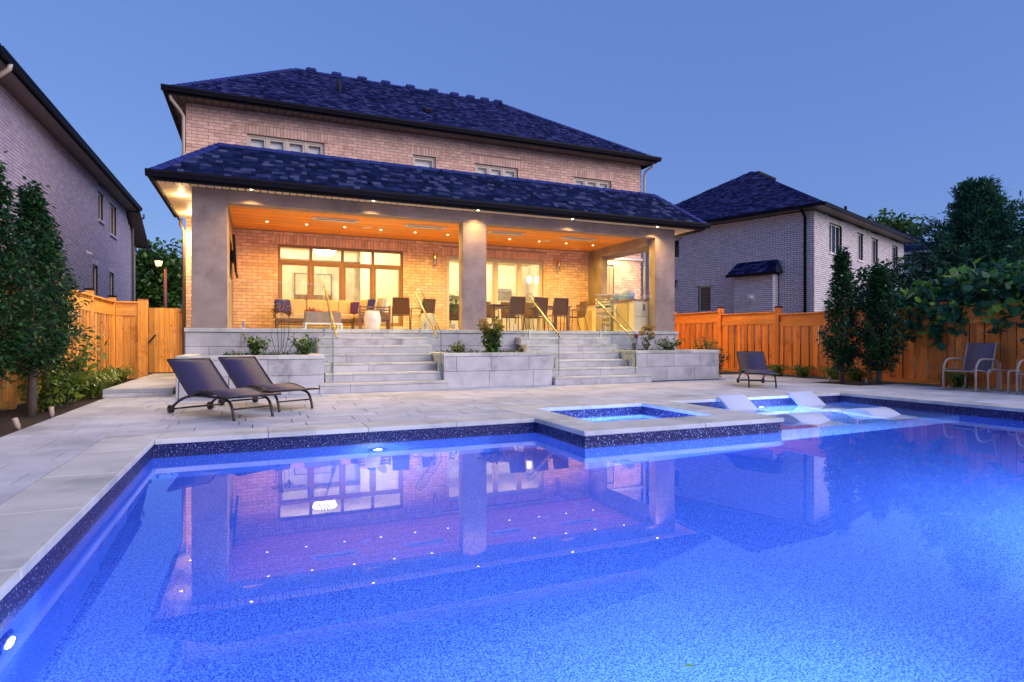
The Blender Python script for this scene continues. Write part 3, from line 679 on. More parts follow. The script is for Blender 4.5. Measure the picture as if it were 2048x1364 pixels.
# skirt roof
rx0,rx1,ry,rz = EX0-.06, EX1+.06, EY-.07, 4.365
tx0,tx1,ty,tz = -.77, 10.90, 14.70, 5.36
rb = MB(); rb._add([(rx0,ry,rz),(rx1,ry,rz),(rx1,17.885,rz),(rx0,17.885,rz),(tx0,ty,tz),(tx1,ty,tz),(tx1,17.885,tz),(tx0,17.885,tz)],
    [(0,1,5,4),(1,2,6,5),(3,0,4,7),(4,5,6,7),(3,2,1,0),(2,3,7,6)])
roofp = rb.build('patio_roof', M['roofbase'], house)
def slope_frame(p0, p1, q0, q1):            # eave p0->p1, top q0->q1
    p0,p1,q0,q1 = map(Vector,(p0,p1,q0,q1)); U = (p1-p0).normalized(); t = q0-p0; a = t.dot(U); V = (t-U*a); S = V.length; V.normalize(); N = U.cross(V)
    L = (p1-p0).length; b = (q1-p0).dot(U)
    return p0,U,V,N,S,(lambda v: a*v/S),(lambda v: L+(b-L)*v/S)
o_,U_,V_,N_,S_,l_,r_ = slope_frame((rx0,ry,rz),(rx1,ry,rz),(tx0,ty,tz),(tx1,ty,tz))
clad('shingle','shingle_courses', roofp, o_+N_*.001, U_,V_,N_, shingle_cells(S_,l_,r_,.112,.10,.23), M['shingle'], 300)
for (pa,pb,qa,qb) in (((rx0,17.885,rz),(rx0,ry,rz),(tx0,17.885,tz),(tx0,ty,tz)), ((rx1,ry,rz),(rx1,17.885,rz),(tx1,ty,tz),(tx1,17.885,tz))):
    o_,U_,V_,N_,S_,l_,r_ = slope_frame(pa,pb,qa,qb); mb = MB()
    for c in shingle_cells(S_,l_,r_,.148): mb.obox(o_+U_*c[0]+V_*c[2]+N_*.001,U_,V_,N_,c[1]-c[0],c[3]-c[2],c[4])
    mb.build('shingle_courses', M['shingle'], roofp, kind='stuff')
def caps(parent, a, b, n1, n2, w=.15, L=.2, mat='cap', single=True):   # bent cap shingles running up a hip or along a ridge
    a, b = Vector(a), Vector(b); d = (b-a).normalized(); n = max(1,int((b-a).length/L)); n1,n2 = Vector(n1),Vector(n2)
    s1 = d.cross(n1).normalized(); s2 = d.cross(n2).normalized()
    if s1.dot(n2) > 0: s1 = -s1
    if s2.dot(n1) > 0: s2 = -s2
    up = (n1+n2).normalized(); mb = MB()
    for i in range(n):
        p = a+d*L*i; q = p+d*(L+.03); hA, hB = .034, .022
        m = MB() if single else mb
        vs = [p+up*hA, p+s1*w+n1*(hA-.004), p+s2*w+n2*(hA-.004), q+up*hB, q+s1*w+n1*(hB-.004), q+s2*w+n2*(hB-.004)]
        vs += [x-up*.012 for x in vs]
        m._add(vs, [(0,3,4,1),(0,2,5,3),(0,1,7,6),(0,6,8,2),(1,4,10,7),(2,8,11,5),(3,9,10,4),(3,5,11,9)])
        if single: m.build('cap_shingle', M[mat], parent)
    if not single: mb.build('cap_shingles' if 0 else 'cap_course', M[mat], parent, kind='stuff')
NF = Vector((0,-(tz-rz),(ty-ry))).normalized(); NL = Vector((-(tz-rz),0,(tx0-rx0))).normalized(); NR = Vector(((tz-rz),0,(rx1-tx1))).normalized()
caps(roofp,(rx0,ry,rz),(tx0,ty,tz),NF,NL); caps(roofp,(rx1,ry,rz),(tx1,ty,tz),NF,NR)
caps(roofp,(tx0,ty,tz),(tx1,ty,tz),NF,Vector((0,0,1)),w=.13,L=.3)
# ---- upper roof
UX0,UX1,UY,UZ = -2.10, 13.02, 17.36, 7.44
RL,RR,RZ = 1.186, 8.52, 10.01
BY = 26.9
ub = MB(); ub._add([(UX0,UY,UZ),(UX1,UY,UZ),(UX1,BY,UZ),(UX0,BY,UZ),(RL,21,RZ),(RR,21,RZ),(RR,22.5,RZ),(RL,22.5,RZ)],
    [(0,1,5,4),(1,2,6,5),(2,3,7,6),(3,0,4,7),(4,5,6,7),(3,2,1,0)])
roofu = ub.build('roof', M['roofbase'], house)
o_,U_,V_,N_,S_,l_,r_ = slope_frame((UX0,UY,UZ),(UX1,UY,UZ),(RL,21,RZ),(RR,21,RZ)); NFu = N_.copy()
clad('shingle','shingle_courses', roofu, o_+N_*.001,U_,V_,N_, shingle_cells(S_,l_,r_,.112,.10,.21), M['shingleU'], 0)
mb = MB(); o_,U_,V_,N_,S_,l_,r_ = slope_frame((UX1,UY,UZ),(UX1,BY,UZ),(RR,21,RZ),(RR,22.5,RZ)); NRu = N_.copy()
for c in shingle_cells(S_,l_,r_,.143): mb.obox(o_+U_*c[0]+V_*c[2]+N_*.001,U_,V_,N_,c[1]-c[0],c[3]-c[2],c[4])
mb.build('shingle_courses', M['shingleU'], roofu, kind='stuff')
NLu = Vector((-(RZ-UZ),0,(RL-UX0))).normalized()
caps(roofu,(UX0,UY,UZ),(RL,21,RZ),NFu,NLu,single=False); caps(roofu,(UX1,UY,UZ),(RR,21,RZ),NFu,NRu,single=False); caps(roofu,(RL,21,RZ),(RR,21,RZ),NFu,Vector((0,0,1)),single=False)
for x in (1.69,2.51,3.36,4.17,5.04,5.89,6.68,7.30,7.86,8.40):
    m = MB(); m.prism([(-.15,-.03),(.15,-.03),(.17,.05),(.13,.085),(-.13,.085),(-.17,.05)],'y',20.88,21.14)
    m.v = [(v[0]+x,v[1],v[2]+RZ) for v in m.v]; m.build('roof_vent', M['cap'], house, bevel=.02)
MB().tube([(2.373,19.2,8.5),(2.373,19.2,9.15)],.065,12).build('vent_pipe', M['roofbase'], house)
MB().rbox((5.0,18.5,8.34),.22,.22,.13,rx=R(33)).build('roof_vent', M['roofbase'], house, bevel=.02)
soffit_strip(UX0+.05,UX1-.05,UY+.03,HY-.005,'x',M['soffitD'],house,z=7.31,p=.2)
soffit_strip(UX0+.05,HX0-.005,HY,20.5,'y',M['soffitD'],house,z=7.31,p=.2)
MB().box(UX0+.02,UX1-.02,UY,UY+.024,7.27,7.44).build('fascia', M['black'], house); MB().box(UX0+.02,UX0+.044,UY+.025,BY,7.27,7.44).build('fascia', M['black'], house); MB().box(UX1-.044,UX1-.02,UY+.025,BY,7.27,7.44).build('fascia', M['black'], house)
gutter_run('gutter', house, (UX0-.1,UY), (UX1+.1,UY), (0,-1), 7.33); gutter_run('gutter', house, (UX0+.019,BY), (UX0+.019,UY), (-1,0), 7.33); gutter_run('gutter', house, (UX1-.019,UY), (UX1-.019,BY), (1,0), 7.33)
MB().tube([(-2.02,17.42,7.32),(-2.0,17.5,7.2),(-1.82,17.75,7.02),(-1.75,17.82,6.9),(-1.75,17.82,4.45)],.042,10).build('downspout', M['cream'], house)
MB().tube([(-1.80,17.80,4.2),(-1.82,17.80,4.05),(-1.74,17.80,3.9),(-1.74,17.80,.15)],.042,10).build('downspout', M['soffitD'], house)
MB().tube([(12.92,17.44,7.3),(12.92,17.5,7.18),(12.80,17.75,7.05),(12.80,17.82,6.9),(12.80,17.82,.0)],.042,10).build('downspout', M['cream'], house)
# ---- patio fixtures on the house: pot lights, heaters, speakers, sconces, tv
M['bulb'] = emit('warm bulb', (1,.78,.45), 12); M['bulbS'] = emit('soffit bulb', (1,.80,.50), 22)
WARM = (1,.50,.05); WARM2 = (1,.64,.08)
def pot(x, y, z, E, name, spot, label, group, mat, col=WARM, drop=.05):
    t = thing('pot_light', (x,y,z), label, 'ceiling light', group=group)
    MB().lathe([(.040,-.010),(.052,-.008),(.052,-.001)],(0,0,0),16).build('trim', M['white'], t, True)
    MB().lathe([(.026,-.016),(.030,-.011)],(0,0,0),14).build('bulb', mat, t, True)
    if spot == 180: point('soffit_downlight', (x,y,z-.03), E*26, col, 0, 150, .5)
    if spot == 180: return point(name, (x,y,z-.13), E, col, 0)
    return point(name, (x,y,z-drop), E, col, 0, spot, 1.0 if spot < 130 else .6)
ORD = ['first','second','third','fourth','fifth','sixth','seventh','eighth','ninth','tenth']
PX = [.26,1.22,2.19,3.16,4.12,5.08,7.01,8.0,8.94,9.91]
for i,x in enumerate(PX):
    for j,y in enumerate((16.55,14.80)):
        pot(x, y, CEIL, 98 if j == 0 else 86, 'pot_lamp', 155, 'small round pot light in the %s row of the cedar ceiling, %s from the left' % (('back','front')[j], ORD[i]), 'pot lights in the cedar ceiling', M['bulb'], WARM if x < 1.5 else WARM2, .03)
for x,lab in ((-.09,'over the left column'),(2.49,'over the left patio opening'),(5.06,'over the middle column'),(7.72,'over the right patio opening'),(10.45,'over the right column')):
    pot(x, 13.93, EZ, 130, 'soffit_lamp', 124, 'bright round soffit light in the front eave '+lab, 'soffit lights in the front eave', M['bulbS'], (1,.60,.20), .03)
pot(-1.53,15.12,EZ,9,'soffit_lamp',180,'bright round soffit light in the side eave facing the gate','soffit lights in the front eave',M['bulbS'],(1,.72,.34),.03)
pot(-1.53,17.2,EZ,14,'soffit_lamp',180,'round soffit light in the side eave closest to the gate','soffit lights in the front eave',M['bulbS'],(1,.72,.34),.03)
for y,lab in ((15.1,'nearest the right column'),(17.2,'nearest the house wall')):
    pot(11.55,y,EZ,7,'soffit_lamp',180,'round soffit light in the side eave facing the right fence, '+lab,'soffit lights in the front eave',M['bulbS'],(1,.72,.34),.03)
M['heatpale'] = pm('heater element', (.88,.86,.80), rough=.3)  # unlit tubes: reflected light put into a pale base colour
for i,(x0,x1) in enumerate(((1.28,2.42),(3.60,4.74),(5.95,7.05),(8.28,9.42))):
    t = thing('ceiling_heater', ((x0+x1)/2,15.6,CEIL), 'long flat steel infrared heater in the cedar ceiling, '+('farthest left','left of the middle column','just right of the middle column','farthest right')[i], 'patio heater', group='ceiling heaters over the patio')
    h = (x1-x0)/2
    MB().box(-h,h,-.15,.15,-.03,-.001).build('housing', M['white'], t, True, bevel=.004)  # pale colour stands in for light reflected by the steel housing
    MB().box(-h+.10,h-.10,-.09,.09,-.034,-.0305).build('reflector', M['stonegrey'], t, True)
    MB().tube([(-h+.1,.035,-.046),(h-.1,.035,-.046)],.016,8).build('element', M['heatpale'], t, True)
    MB().tube([(-h+.1,-.035,-.046),(h-.1,-.035,-.046)],.016,8).build('element', M['heatpale'], t, True)
for x,y,lab in ((2.75,16.4,'above the sofa'),(8.2,16.44,'above the dining table'),(9.83,17.5,'in the back corner above the counter')):
    t = tag(MB().lathe([(.13,-.008),(.135,-.001)],(x,y,CEIL),24).build('ceiling_speaker', M['soffit']), 'round cream ceiling speaker '+lab, 'speaker')
for x,lab in ((5.05,'left of the sliding door'),(9.32,'right of the sliding door')):
    t = thing('wall_sconce', (x,HY-.03,3.52), 'brushed steel cylinder wall sconce '+lab, 'wall light', group='steel cylinder sconces')
    MB().lathe([(.05,-.17),(.055,-.165),(.055,.165),(.05,.17)],(0,-.08,0),18).build('shade', M['steel'], t, True)
    MB().box(-.04,.04,-.03,.02,-.08,.08).build('backplate', M['steel'], t, True)
sp = MB().box(4.50,4.66,HY-.02,HY-.001,2.46,2.60).build('switch_plate', M['white'], None, bevel=.004); tag(sp,'cream switch plate on the brick wall near the stair rail','switch')
tv = thing('television', (-.53,16.1,2.95), 'flat black television tilted on the left patio wall', 'television')
m = MB(); m.rbox((.07,0,.1),.05,1.5,.88,ry=R(-3)); m.build('bezel', M['black'], tv, True, bevel=.006)
m = MB(); m.rbox((.098,0,.103),.004,1.44,.82,ry=R(-3)); m.build('screen', M['screen'], tv, True)
MB().box(-.03,.06,-.15,.15,-.05,.25).build('bracket', M['dkframe'], tv, True)
# ---- lit rooms behind the glass
def room(x0,x1,y0,y1,z0,z1):
    w = .06; r = MB()
    r.box(x0-w,x1+w,y1,y1+w,z0,z1).box(x0-w,x0,y0,y1-.001,z0,z1).box(x1,x1+w,y0,y1-.001,z0,z1).box(x0,x1,y0,y1,z1+.001,z1+w)
    o = r.build('interior_wall', M['plaster'], house); MB().box(x0,x1,y0,y1-.001,z0-w,z0-.001).build('interior_floor', M['floorwood'], house)
room(-1.4,5.0,18.13,22.5,1.274,4.15); room(5.15,10.5,18.13,23.0,1.274,4.15); room(10.62,12.45,18.13,20.5,1.274,4.15)
MB().box(3.35,4.97,21.2,21.26,1.28,4.14).build('partition', M['plaster'], house)
MB().box(-1.38,4.9,21.9,22.3,3.84,4.145).build('bulkhead', M['plaster'], house)
RC = (1,.87,.60)
def troom(name,x,y,z,E):
    t = thing(name,(x,y,z),{'chandelier':'white glass bead chandelier glowing inside the living room window','pendant_light':'white glass pendant light glowing inside the kitchen'}[name],'lamp')
    return t
ch = troom('chandelier',2.05,20.2,4.15,0)
mb = MB()
M['bead'] = emit('glass bead', (1,.93,.8), 7)
for q in range(4):
    for k in range(24):
        a = 2*math.pi*(k+.5*(q%2))/24; mb.lathe([(.001,-.035),(.026,0),(.001,.035)],((.36-.03*q)*math.cos(a),(.36-.03*q)*math.sin(a),-.14-.062*q),6)
mb.build('bead_ring', M['bead'], ch, True, kind='stuff'); MB().lathe([(.36,-.105),(.37,-.10),(.37,-.085),(.36,-.08)],(0,0,0),26).build('rim', M['steel'], ch, True)
MB().tube([(0,0,-.12),(0,0,0)],.012,6).build('stem', M['steel'], ch, True)
for x,lab in ((9.35,'left one of the pair'),(9.68,'right one of the pair')):
    t = thing('pendant_light',(x,20.2,4.15),'white glass pendant light glowing inside the kitchen, '+lab,'lamp',group='kitchen pendants')
    MB().tube([(0,0,-.75),(0,0,0)],.008,6).build('cord', M['dkframe'], t, True); MB().lathe([(.06,-.98),(.075,-.96),(.075,-.78),(.03,-.75)],(0,0,0),16).build('shade', M['bead'], t, True)
for x,y in ((.6,20.0),(2.0,19.6),(3.4,19.6)): point('living_room_lamp',(x,y,4.05),160,RC,0)
for x,y in ((6.2,20),(7.6,20.5),(9.2,20)): point('kitchen_lamp',(x,y,4.05),160,RC,0)
point('pantry_lamp',(11.4,19.2,4.0),60,(1,.70,.38),0)
art = thing('wall_art',(1.88,22.44,2.75),'large framed abstract picture, pale above and brown below, on the living room wall','picture')
MB().box(-.64,.64,-.03,-.001,-.85,.66).build('frame', M['stonegrey'], art, True)
ma = pm('abstract canvas',(.62,.54,.38),(.70,.63,.48),3,rough=.8,stretch=(6,1,.6)); mb2 = pm('brown canvas',(.16,.09,.05),(.34,.21,.12),4,rough=.8,stretch=(8,1,.5))
MB().quad((-.60,-.033,-.1),(.60,-.033,-.1),(.60,-.033,.62),(-.60,-.033,.62)).build('canvas', ma, art, True); MB().quad((-.60,-.033,-.81),(.60,-.033,-.81),(.60,-.033,-.101),(-.60,-.033,-.101)).build('canvas', mb2, art, True)
ov = thing('wall_oven',(9.2,22.6,1.28),'built in oven with dark door in pale kitchen cabinet','oven')
MB().box(-.75,.75,-.3,.36,0,2.45).build('cabinet', M['cabinet'], ov, True); MB().box(-.33,.33,-.33,-.301,1.35,1.82).build('door', M['stonegrey'], ov, True); MB().tube([(-.28,-.36,1.72),(.28,-.36,1.72)],.015,8).build('handle', M['steel'], ov, True)
ip = thing('potted_plant',(5.85,18.75,1.28),'green leafy houseplant just inside the sliding door','plant')
MB().lathe([(.12,0),(.16,.28),(.15,.29)],(0,0,0),16).build('pot', M['ceramic'], ip, True); MB().tube([(0,0,.25),(.02,0,.9)],.015,6).build('stem', M['bark'], ip, True)
leaves('foliage', M['leafY'], ip, [(random.gauss(0,.14),random.gauss(0,.1),random.uniform(.65,1.25)) for _ in range(90)], .2, .35, local=True)
cb = thing('kitchen_cabinet',(7.4,22.55,1.28),'pale cabinet run on the kitchen back wall','cabinet')
MB().box(-.95,1.0,-.25,.4,0,.9).build('base', M['cabinet'], cb, True); MB().box(-.95,1.0,-.28,.4,.902,.94).build('worktop', M['tabletop'], cb, True); MB().box(-.95,.3,0,.4,1.5,2.4).build('wall_unit', M['cabinet'], cb, True)
for x,rz,lab in ((5.72,.5,'nearer the door'),(6.15,-.4,'farther from the door')):
    t = thing('indoor_chair',(x,19.35,1.28),'brown upholstered chair inside the sliding door, '+lab,'chair',rz=rz,group='chairs inside the sliding door')
    MB().box(-.22,.22,-.22,.22,.42,.50).build('seat', M['brownsling'], t, True, bevel=.02); m = MB(); m.rbox((0,.22,.74),.42,.06,.5,rx=R(-8)); m.build('backrest', M['brownsling'], t, True, bevel=.02)
    for a,b in ((-.19,-.19),(.19,-.19),(-.19,.19),(.19,.19)): MB().tube([(a,b,0),(a*.95,b*.95,.42)],.018,6).build('leg', M['brownframe'], t, True)
# ================================================================== neighbouring houses
nl = thing('brick_house', (-9,25,0), 'neighbouring lilac grey brick house at the left edge, seen along its side wall', 'house')
LX, LY0, LY1, LZT = -5.5, 16.2, 34.6, 7.05
lholes = [(27.05,27.80,5.64,6.70),(28.95,30.2,5.42,6.68),(26.2,27.0,2.6,3.83),(28.95,29.75,2.55,3.84)]
wm_ = MB()
ys = sorted(set([LY0,LY1]+[h[0] for h in lholes]+[h[1] for h in lholes])); zs = sorted(set([0,LZT]+[h[2] for h in lholes]+[h[3] for h in lholes]))
ys[-1] = 32.5
for a,b in zip(ys,ys[1:]):
    for c,d in zip(zs,zs[1:]):
        if not any(h[0] < (a+b)/2 < h[1] and h[2] < (c+d)/2 < h[3] for h in lholes): wm_.box(LX-.25,LX-.012,a,b,c,d)
wm_.prism([(32.501,0),(34.6,0),(34.6,5.72),(32.501,6.9)],'x',LX-.25,LX-.012)
wm_.box(-13,LX-.251,LY0,LY0+.2,0,LZT).box(-13,LX-.251,LY1-.2,LY1,0,5.7)
nlw = wm_.build('wall', M['mortarL'], nl)
cl = brick_cells(LY1-LY0, LZT, [(h[0]-LY0,h[1]-LY0,h[2],h[3]) for h in lholes], v0=1.2, bl=.25, bh=.070, j=.018)
cl = [c for c in cl if c[0]+LY0 < 32.3 or c[3] < 6.86-(c[1]+LY0-32.5)*.562]
clad('brick','brickwork', nlw, (LX-.012,LY0,0), (0,1,0), (0,0,1), (1,0,0), cl, M['brickL'], 300)
cb_ = MB()
for c in brick_cells(7.4, LZT, [], v0=1.2): cb_.obox((-13+.1+c[0],LY0-.001,c[2]),(1,0,0),(0,0,1),(0,-1,0),c[1]-c[0],c[3]-c[2],.012)
cb_.build('brickwork', M['brickL'], nlw, kind='stuff')
for h in lholes:
    f = MB(); x = LX-.13
    f.box(x,x+.06,h[0],h[0]+.06,h[2],h[3]).box(x,x+.06,h[1]-.06,h[1],h[2],h[3]).box(x,x+.06,h[0]+.06,h[1]-.06,h[3]-.06,h[3]).box(x,x+.06,h[0]+.06,h[1]-.06,h[2],h[2]+.06)
    if h[1]-h[0] > 1: f.box(x,x+.06,(h[0]+h[1])/2-.04,(h[0]+h[1])/2+.04,h[2]+.06,h[3]-.06)
    o = f.build('window', M['cream'], nl)
    MB().quad((x+.03,h[0],h[2]),(x+.03,h[1],h[2]),(x+.03,h[1],h[3]),(x+.03,h[0],h[3])).build('pane', M['screen'], o)
    MB().box(LX-.05,LX+.06,h[0]-.06,h[1]+.06,h[2]-.09,h[2]-.003).build('sill', M['brickL'], o)
nroof = MB()
nroof._add([(-4.98,LY0-.55,7.16),(-4.98,32.4,7.16),(-14,32.4,7.16),(-14,LY0-.55,7.16),(-9.4,LY0+3.6,10.3),(-9.4,29.0,10.3)],[(0,1,5,4),(3,0,4),(1,2,5),(2,3,4,5),(3,2,1,0)])
nro = nroof.build('roof', M['roofbase'], nl)
o_,U_,V_,N_,S_,l_,r_ = slope_frame((-4.98,LY0-.55,7.16),(-4.98,32.4,7.16),(-9.4,LY0+3.6,10.3),(-9.4,29.0,10.3)); mb = MB()
for c in shingle_cells(S_,l_,r_,.2,.25,.5): mb.obox(o_+U_*c[0]+V_*c[2]+N_*.001,U_,V_,N_,c[1]-c[0],c[3]-c[2],c[4])
mb.build('shingle_courses', M['shingleU'], nro, kind='stuff')
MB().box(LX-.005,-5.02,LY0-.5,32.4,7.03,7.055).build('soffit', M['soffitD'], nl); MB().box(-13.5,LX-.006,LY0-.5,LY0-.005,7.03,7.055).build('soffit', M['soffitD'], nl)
MB().box(-5.02,-4.99,LY0-.5,32.4,7.0,7.16).build('fascia', M['black'], nl); MB().box(-13.5,-5.021,LY0-.53,LY0-.501,7.0,7.16).build('fascia', M['black'], nl)
gutter_run('gutter', nl, (-4.989,32.4), (-4.989,LY0-.5), (1,0), 7.04, h=.14, d=.13); gutter_run('gutter', nl, (-13.5,LY0-.531),(-4.86,LY0-.531),(0,-1),7.04)
MB().tube([(-4.93,16.30,7.05),(-4.95,16.32,6.95),(-5.15,16.40,6.8),(-5.38,16.5,6.7),(-5.42,16.5,6.55),(-5.42,16.5,.1)],.05,10).build('downspout', M['cream'], nl)
MB().tube([(-4.93,33.2,7.05),(-4.95,33.3,6.9),(-5.38,33.5,6.65),(-5.42,33.5,6.4),(-5.42,33.5,.1)],.05,10).build('downspout', M['soffitD'], nl)
gb = MB(); gb.prism([(32.41,7.16),(32.41,7.02),(34.85,5.74),(35.2,5.74),(35.2,5.90),(34.9,5.93)],'x',-9,-4.99); gb.build('porch_roof', M['roofbase'], nl)
gb = MB(); gb.prism([(32.45,6.99),(34.83,5.735),(34.83,5.72),(32.45,6.975)],'x',-9,-5.0); gb.build('porch_soffit', M['soffitD'], nl)
MB().box(-5.6,-4.9,35.21,35.33,5.72,5.90).build('porch_gutter', M['black'], nl)
cm_ = thing('security_camera',(-5.49,25.1,4.08),'small white camera on the lilac brick wall above the hedge trees','camera')
MB().rbox((.12,0,0),.2,.09,.09,ry=R(18)).build('housing', M['white'], cm_, True, bevel=.02); MB().tube([(0,0,.08),(.08,0,.05)],.02,6).build('bracket', M['white'], cm_, True)
# right neighbour, turned 19.5 degrees
a_ = R(19.5); CX_, CY_ = 22.319, 18.723
E1v, E2v = Vector((math.cos(a_),math.sin(a_),0)), Vector((-math.sin(a_),math.cos(a_),0)); C0 = Vector((CX_,CY_,0)); ZU = Vector((0,0,1))
def L2W(u, v, z): return C0+E1v*u+E2v*v+ZU*z
nr = thing('brick_house', (CX_,CY_,0), 'neighbouring pale grey brick house with dark hipped roof behind the right fence', 'house', rz=0)
RL1, RL2, RZT = 13.4, 10.9, 6.72
rw1 = [(1.74,3.31,5.05,6.41),(5.52,6.26,5.05,6.40),(7.65,8.63,5.05,6.40),(11.1,12.2,5.05,6.41)]
rw2 = [(4.86,5.54,2.45,3.74),(6.65,7.30,5.30,6.30)]
def lbox(mb, u0,u1,v0,v1,z0,z1): mb.obox(L2W(u0,v0,z0), E1v, E2v, ZU, u1-u0, v1-v0, z1-z0); return mb
wr = MB()
for axis,hs,L in ((1,rw1,RL1),(2,rw2,RL2)):
    us = sorted(set([.0 if axis == 1 else .25,L]+[h[0] for h in hs]+[h[1] for h in hs])); zs = sorted(set([0,RZT]+[h[2] for h in hs]+[h[3] for h in hs]))
    for p,q in zip(us,us[1:]):
        for c,d in zip(zs,zs[1:]):
            if any(h[0] < (p+q)/2 < h[1] and h[2] < (c+d)/2 < h[3] for h in hs): continue
            lbox(wr,p,q,.0,.25,c,d) if axis == 1 else lbox(wr,.0,.25,p,q,c,d)
lbox(wr,.26,RL1,RL2-.25,RL2,0,RZT); lbox(wr,RL1-.25,RL1,.26,RL2-.26,0,RZT)
nrw = wr.build('wall', M['mortarL'], nr)
mb = MB()
for c in brick_cells(RL1, RZT, rw1, v0=.9, bl=.25, bh=.070, j=.018): mb.obox(L2W(c[0],0,c[2]), E1v, ZU, -E2v, c[1]-c[0], c[3]-c[2], c[4]+.004)
for c in brick_cells(RL2, RZT, [(RL2-h[1],RL2-h[0],h[2],h[3]) for h in rw2]+[(RL2-3.42,RL2-1.5,0,4.6)], v0=.9, bl=.25, bh=.070, j=.018): mb.obox(L2W(0,RL2-c[0],c[2]), -E2v, ZU, -E1v, c[1]-c[0], c[3]-c[2], c[4]+.004)
mb.build('brickwork', M['brickR'], nrw, kind='stuff')
def rwin(axis, h, bars, pane='screen', shutter=False):
    f = MB(); p,q,c,d = h; w = .06
    def bx(mb,u0,u1,z0,z1,d0=.08,d1=.14): lbox(mb,u0,u1,d0,d1,z0,z1) if axis == 1 else lbox(mb,d0,d1,u0,u1,z0,z1)
    bx(f,p,p+w,c,d); bx(f,q-w,q,c,d); bx(f,p+w,q-w,d-w,d); bx(f,p+w,q-w,c,c+w)
    for b in bars: bx(f,b-w*.6,b+w*.6,c+w,d-w)
    o = f.build('window', M['white'], nr); m = MB(); bx(m,p,q,c,d,.12,.125); m.build('pane', M[pane], o)
    m = MB(); bx(m,p-.06,q+.06,c-.09,c-.003,-.06,.07); m.build('sill', M['brickR'], o)
    if shutter:
        z = c+w+.02
        while z < d-w-.06:
            m = MB(); bx(m,p+w+.03,q-w-.02,z,z+.05,.10,.115); m.build('slat', M['soffitD'], o); z += .075
rwin(1,rw1[0],[2.26,2.79]); rwin(1,rw1[1],[5.89]); rwin(1,rw1[2],[8.14]); rwin(1,rw1[3],[11.65]); rwin(2,rw2[0],[],shutter=True); rwin(2,rw2[1],[])
# bump out with its own little roof, and a dryer vent
bu = MB(); lbox(bu,-.55,-.03,1.55,3.38,0,4.02); bu.build('bump_out', M['mortarL'], nr); bu = MB()
for c in brick_cells(1.83, 4.0, [], v0=.9): bu.obox(L2W(-.55,3.38-c[0],c[2]), -E2v, ZU, -E1v, c[1]-c[0], c[3]-c[2], .013)
for c in brick_cells(.52, 4.0, [], v0=.9): bu.obox(L2W(-.55+c[0],1.55,c[2]), E1v, ZU, -E2v, c[1]-c[0], c[3]-c[2], .013)
bu.build('brickwork', M['brickR'], nrw, kind='stuff')
br = MB(); vs = [L2W(-.82,1.30,4.08),L2W(-.82,3.62,4.08),L2W(-.03,3.62,4.08),L2W(-.03,1.30,4.08),L2W(-.18,1.52,4.68),L2W(-.18,3.40,4.68),L2W(-.03,3.40,4.68),L2W(-.03,1.52,4.68)]
br._add(vs,[(0,4,5,1),(1,5,6,2),(3,7,4,0),(4,7,6,5),(0,1,2,3)]); bro = br.build('bump_out_roof', M['roofbase'], nr)
o_,U_,V_,N_,S_,l_,r_ = slope_frame(vs[1],vs[0],vs[5],vs[4]); mb = MB()
for c in shingle_cells(S_,l_,r_,.14,.16,.36): mb.obox(o_+U_*c[0]+V_*c[2]+N_*.001,U_,V_,N_,c[1]-c[0],c[3]-c[2],c[4])
mb.build('shingle_courses', M['shingleU'], bro, kind='stuff')
m = MB(); lbox(m,-.86,-.825,1.27,3.65,3.96,4.09); lbox(m,-.82,-.56,1.30,3.62,4.03,4.075); m.build('bump_out_fascia', M['black'], nr)
m = MB(); m.tube([L2W(-.56,2.5,2.98),L2W(-.72,2.56,2.96)],.10,14); m.obox(L2W(-.585,2.72,2.80),-E2v,ZU,-E1v,.40,.36,.02); m.build('dryer_vent', M['blind'], nr)
rr = MB(); ap = 5.92; rv = [L2W(-.58,-.58,6.86),L2W(RL1+.58,-.58,6.86),L2W(RL1+.58,RL2+.58,6.86),L2W(-.58,RL2+.58,6.86),L2W(5.35,5.35,10.52),L2W(RL1-5.2,5.35,10.52)]
rr._add(rv,[(0,1,5,4),(1,2,5),(2,3,4,5),(3,0,4),(3,2,1,0)]); rro = rr.build('roof', M['roofbase'], nr)
mb = MB()
for pa,pb,qa,qb in ((rv[0],rv[1],rv[4],rv[5]),(rv[3],rv[0],rv[4],rv[4]+E2v*-.01)):
    o_,U_,V_,N_,S_,l_,r_ = slope_frame(pa,pb,qa,qb)
    for c in shingle_cells(S_,l_,r_,.13,.14,.30): mb.obox(o_+U_*c[0]+V_*c[2]+N_*.001,U_,V_,N_,c[1]-c[0],c[3]-c[2],c[4]*1.3)
mb.build('shingle_courses', M['shingleU'], rro, kind='stuff')
m = MB(); lbox(m,-.56,RL1+.56,-.56,-.001,6.73,6.76); lbox(m,-.56,-.001,.0,RL2+.56,6.73,6.76); m.build('soffit', M['soffitD'], nr)
m = MB(); lbox(m,-.62,RL1+.62,-.70,-.58,6.72,6.87); lbox(m,-.70,-.58,-.57,RL2+.62,6.72,6.87); m.build('gutter', M['black'], nr)
m = MB(); m.tube([L2W(-.5,.35,6.72),L2W(-.3,.35,6.6),L2W(-.08,.35,6.42),L2W(-.08,.35,.2)],.055,10); m.build('downspout', M['black'], nr)
m = MB(); m.prism([(-.18,-.04),(.18,-.04),(.2,.1),(-.2,.1)],'x',0,1); m.v = [tuple(L2W(5.9+v[0]*2.2,5.35+v[1],10.52+v[2])) for v in m.v]; m.build('roof_vent', M['roofbase'], nr)
m = MB(); m.tube([L2W(11.8,2.6,8.2),L2W(11.8,2.6,9.1)],.08,8); m.build('vent_pipe', M['black'], nr)
m = MB(); m.tube([L2W(1.6,9.6,7.9),L2W(1.6,9.6,8.7)],.05,8); m.build('vent_pipe', M['steel'], nr)
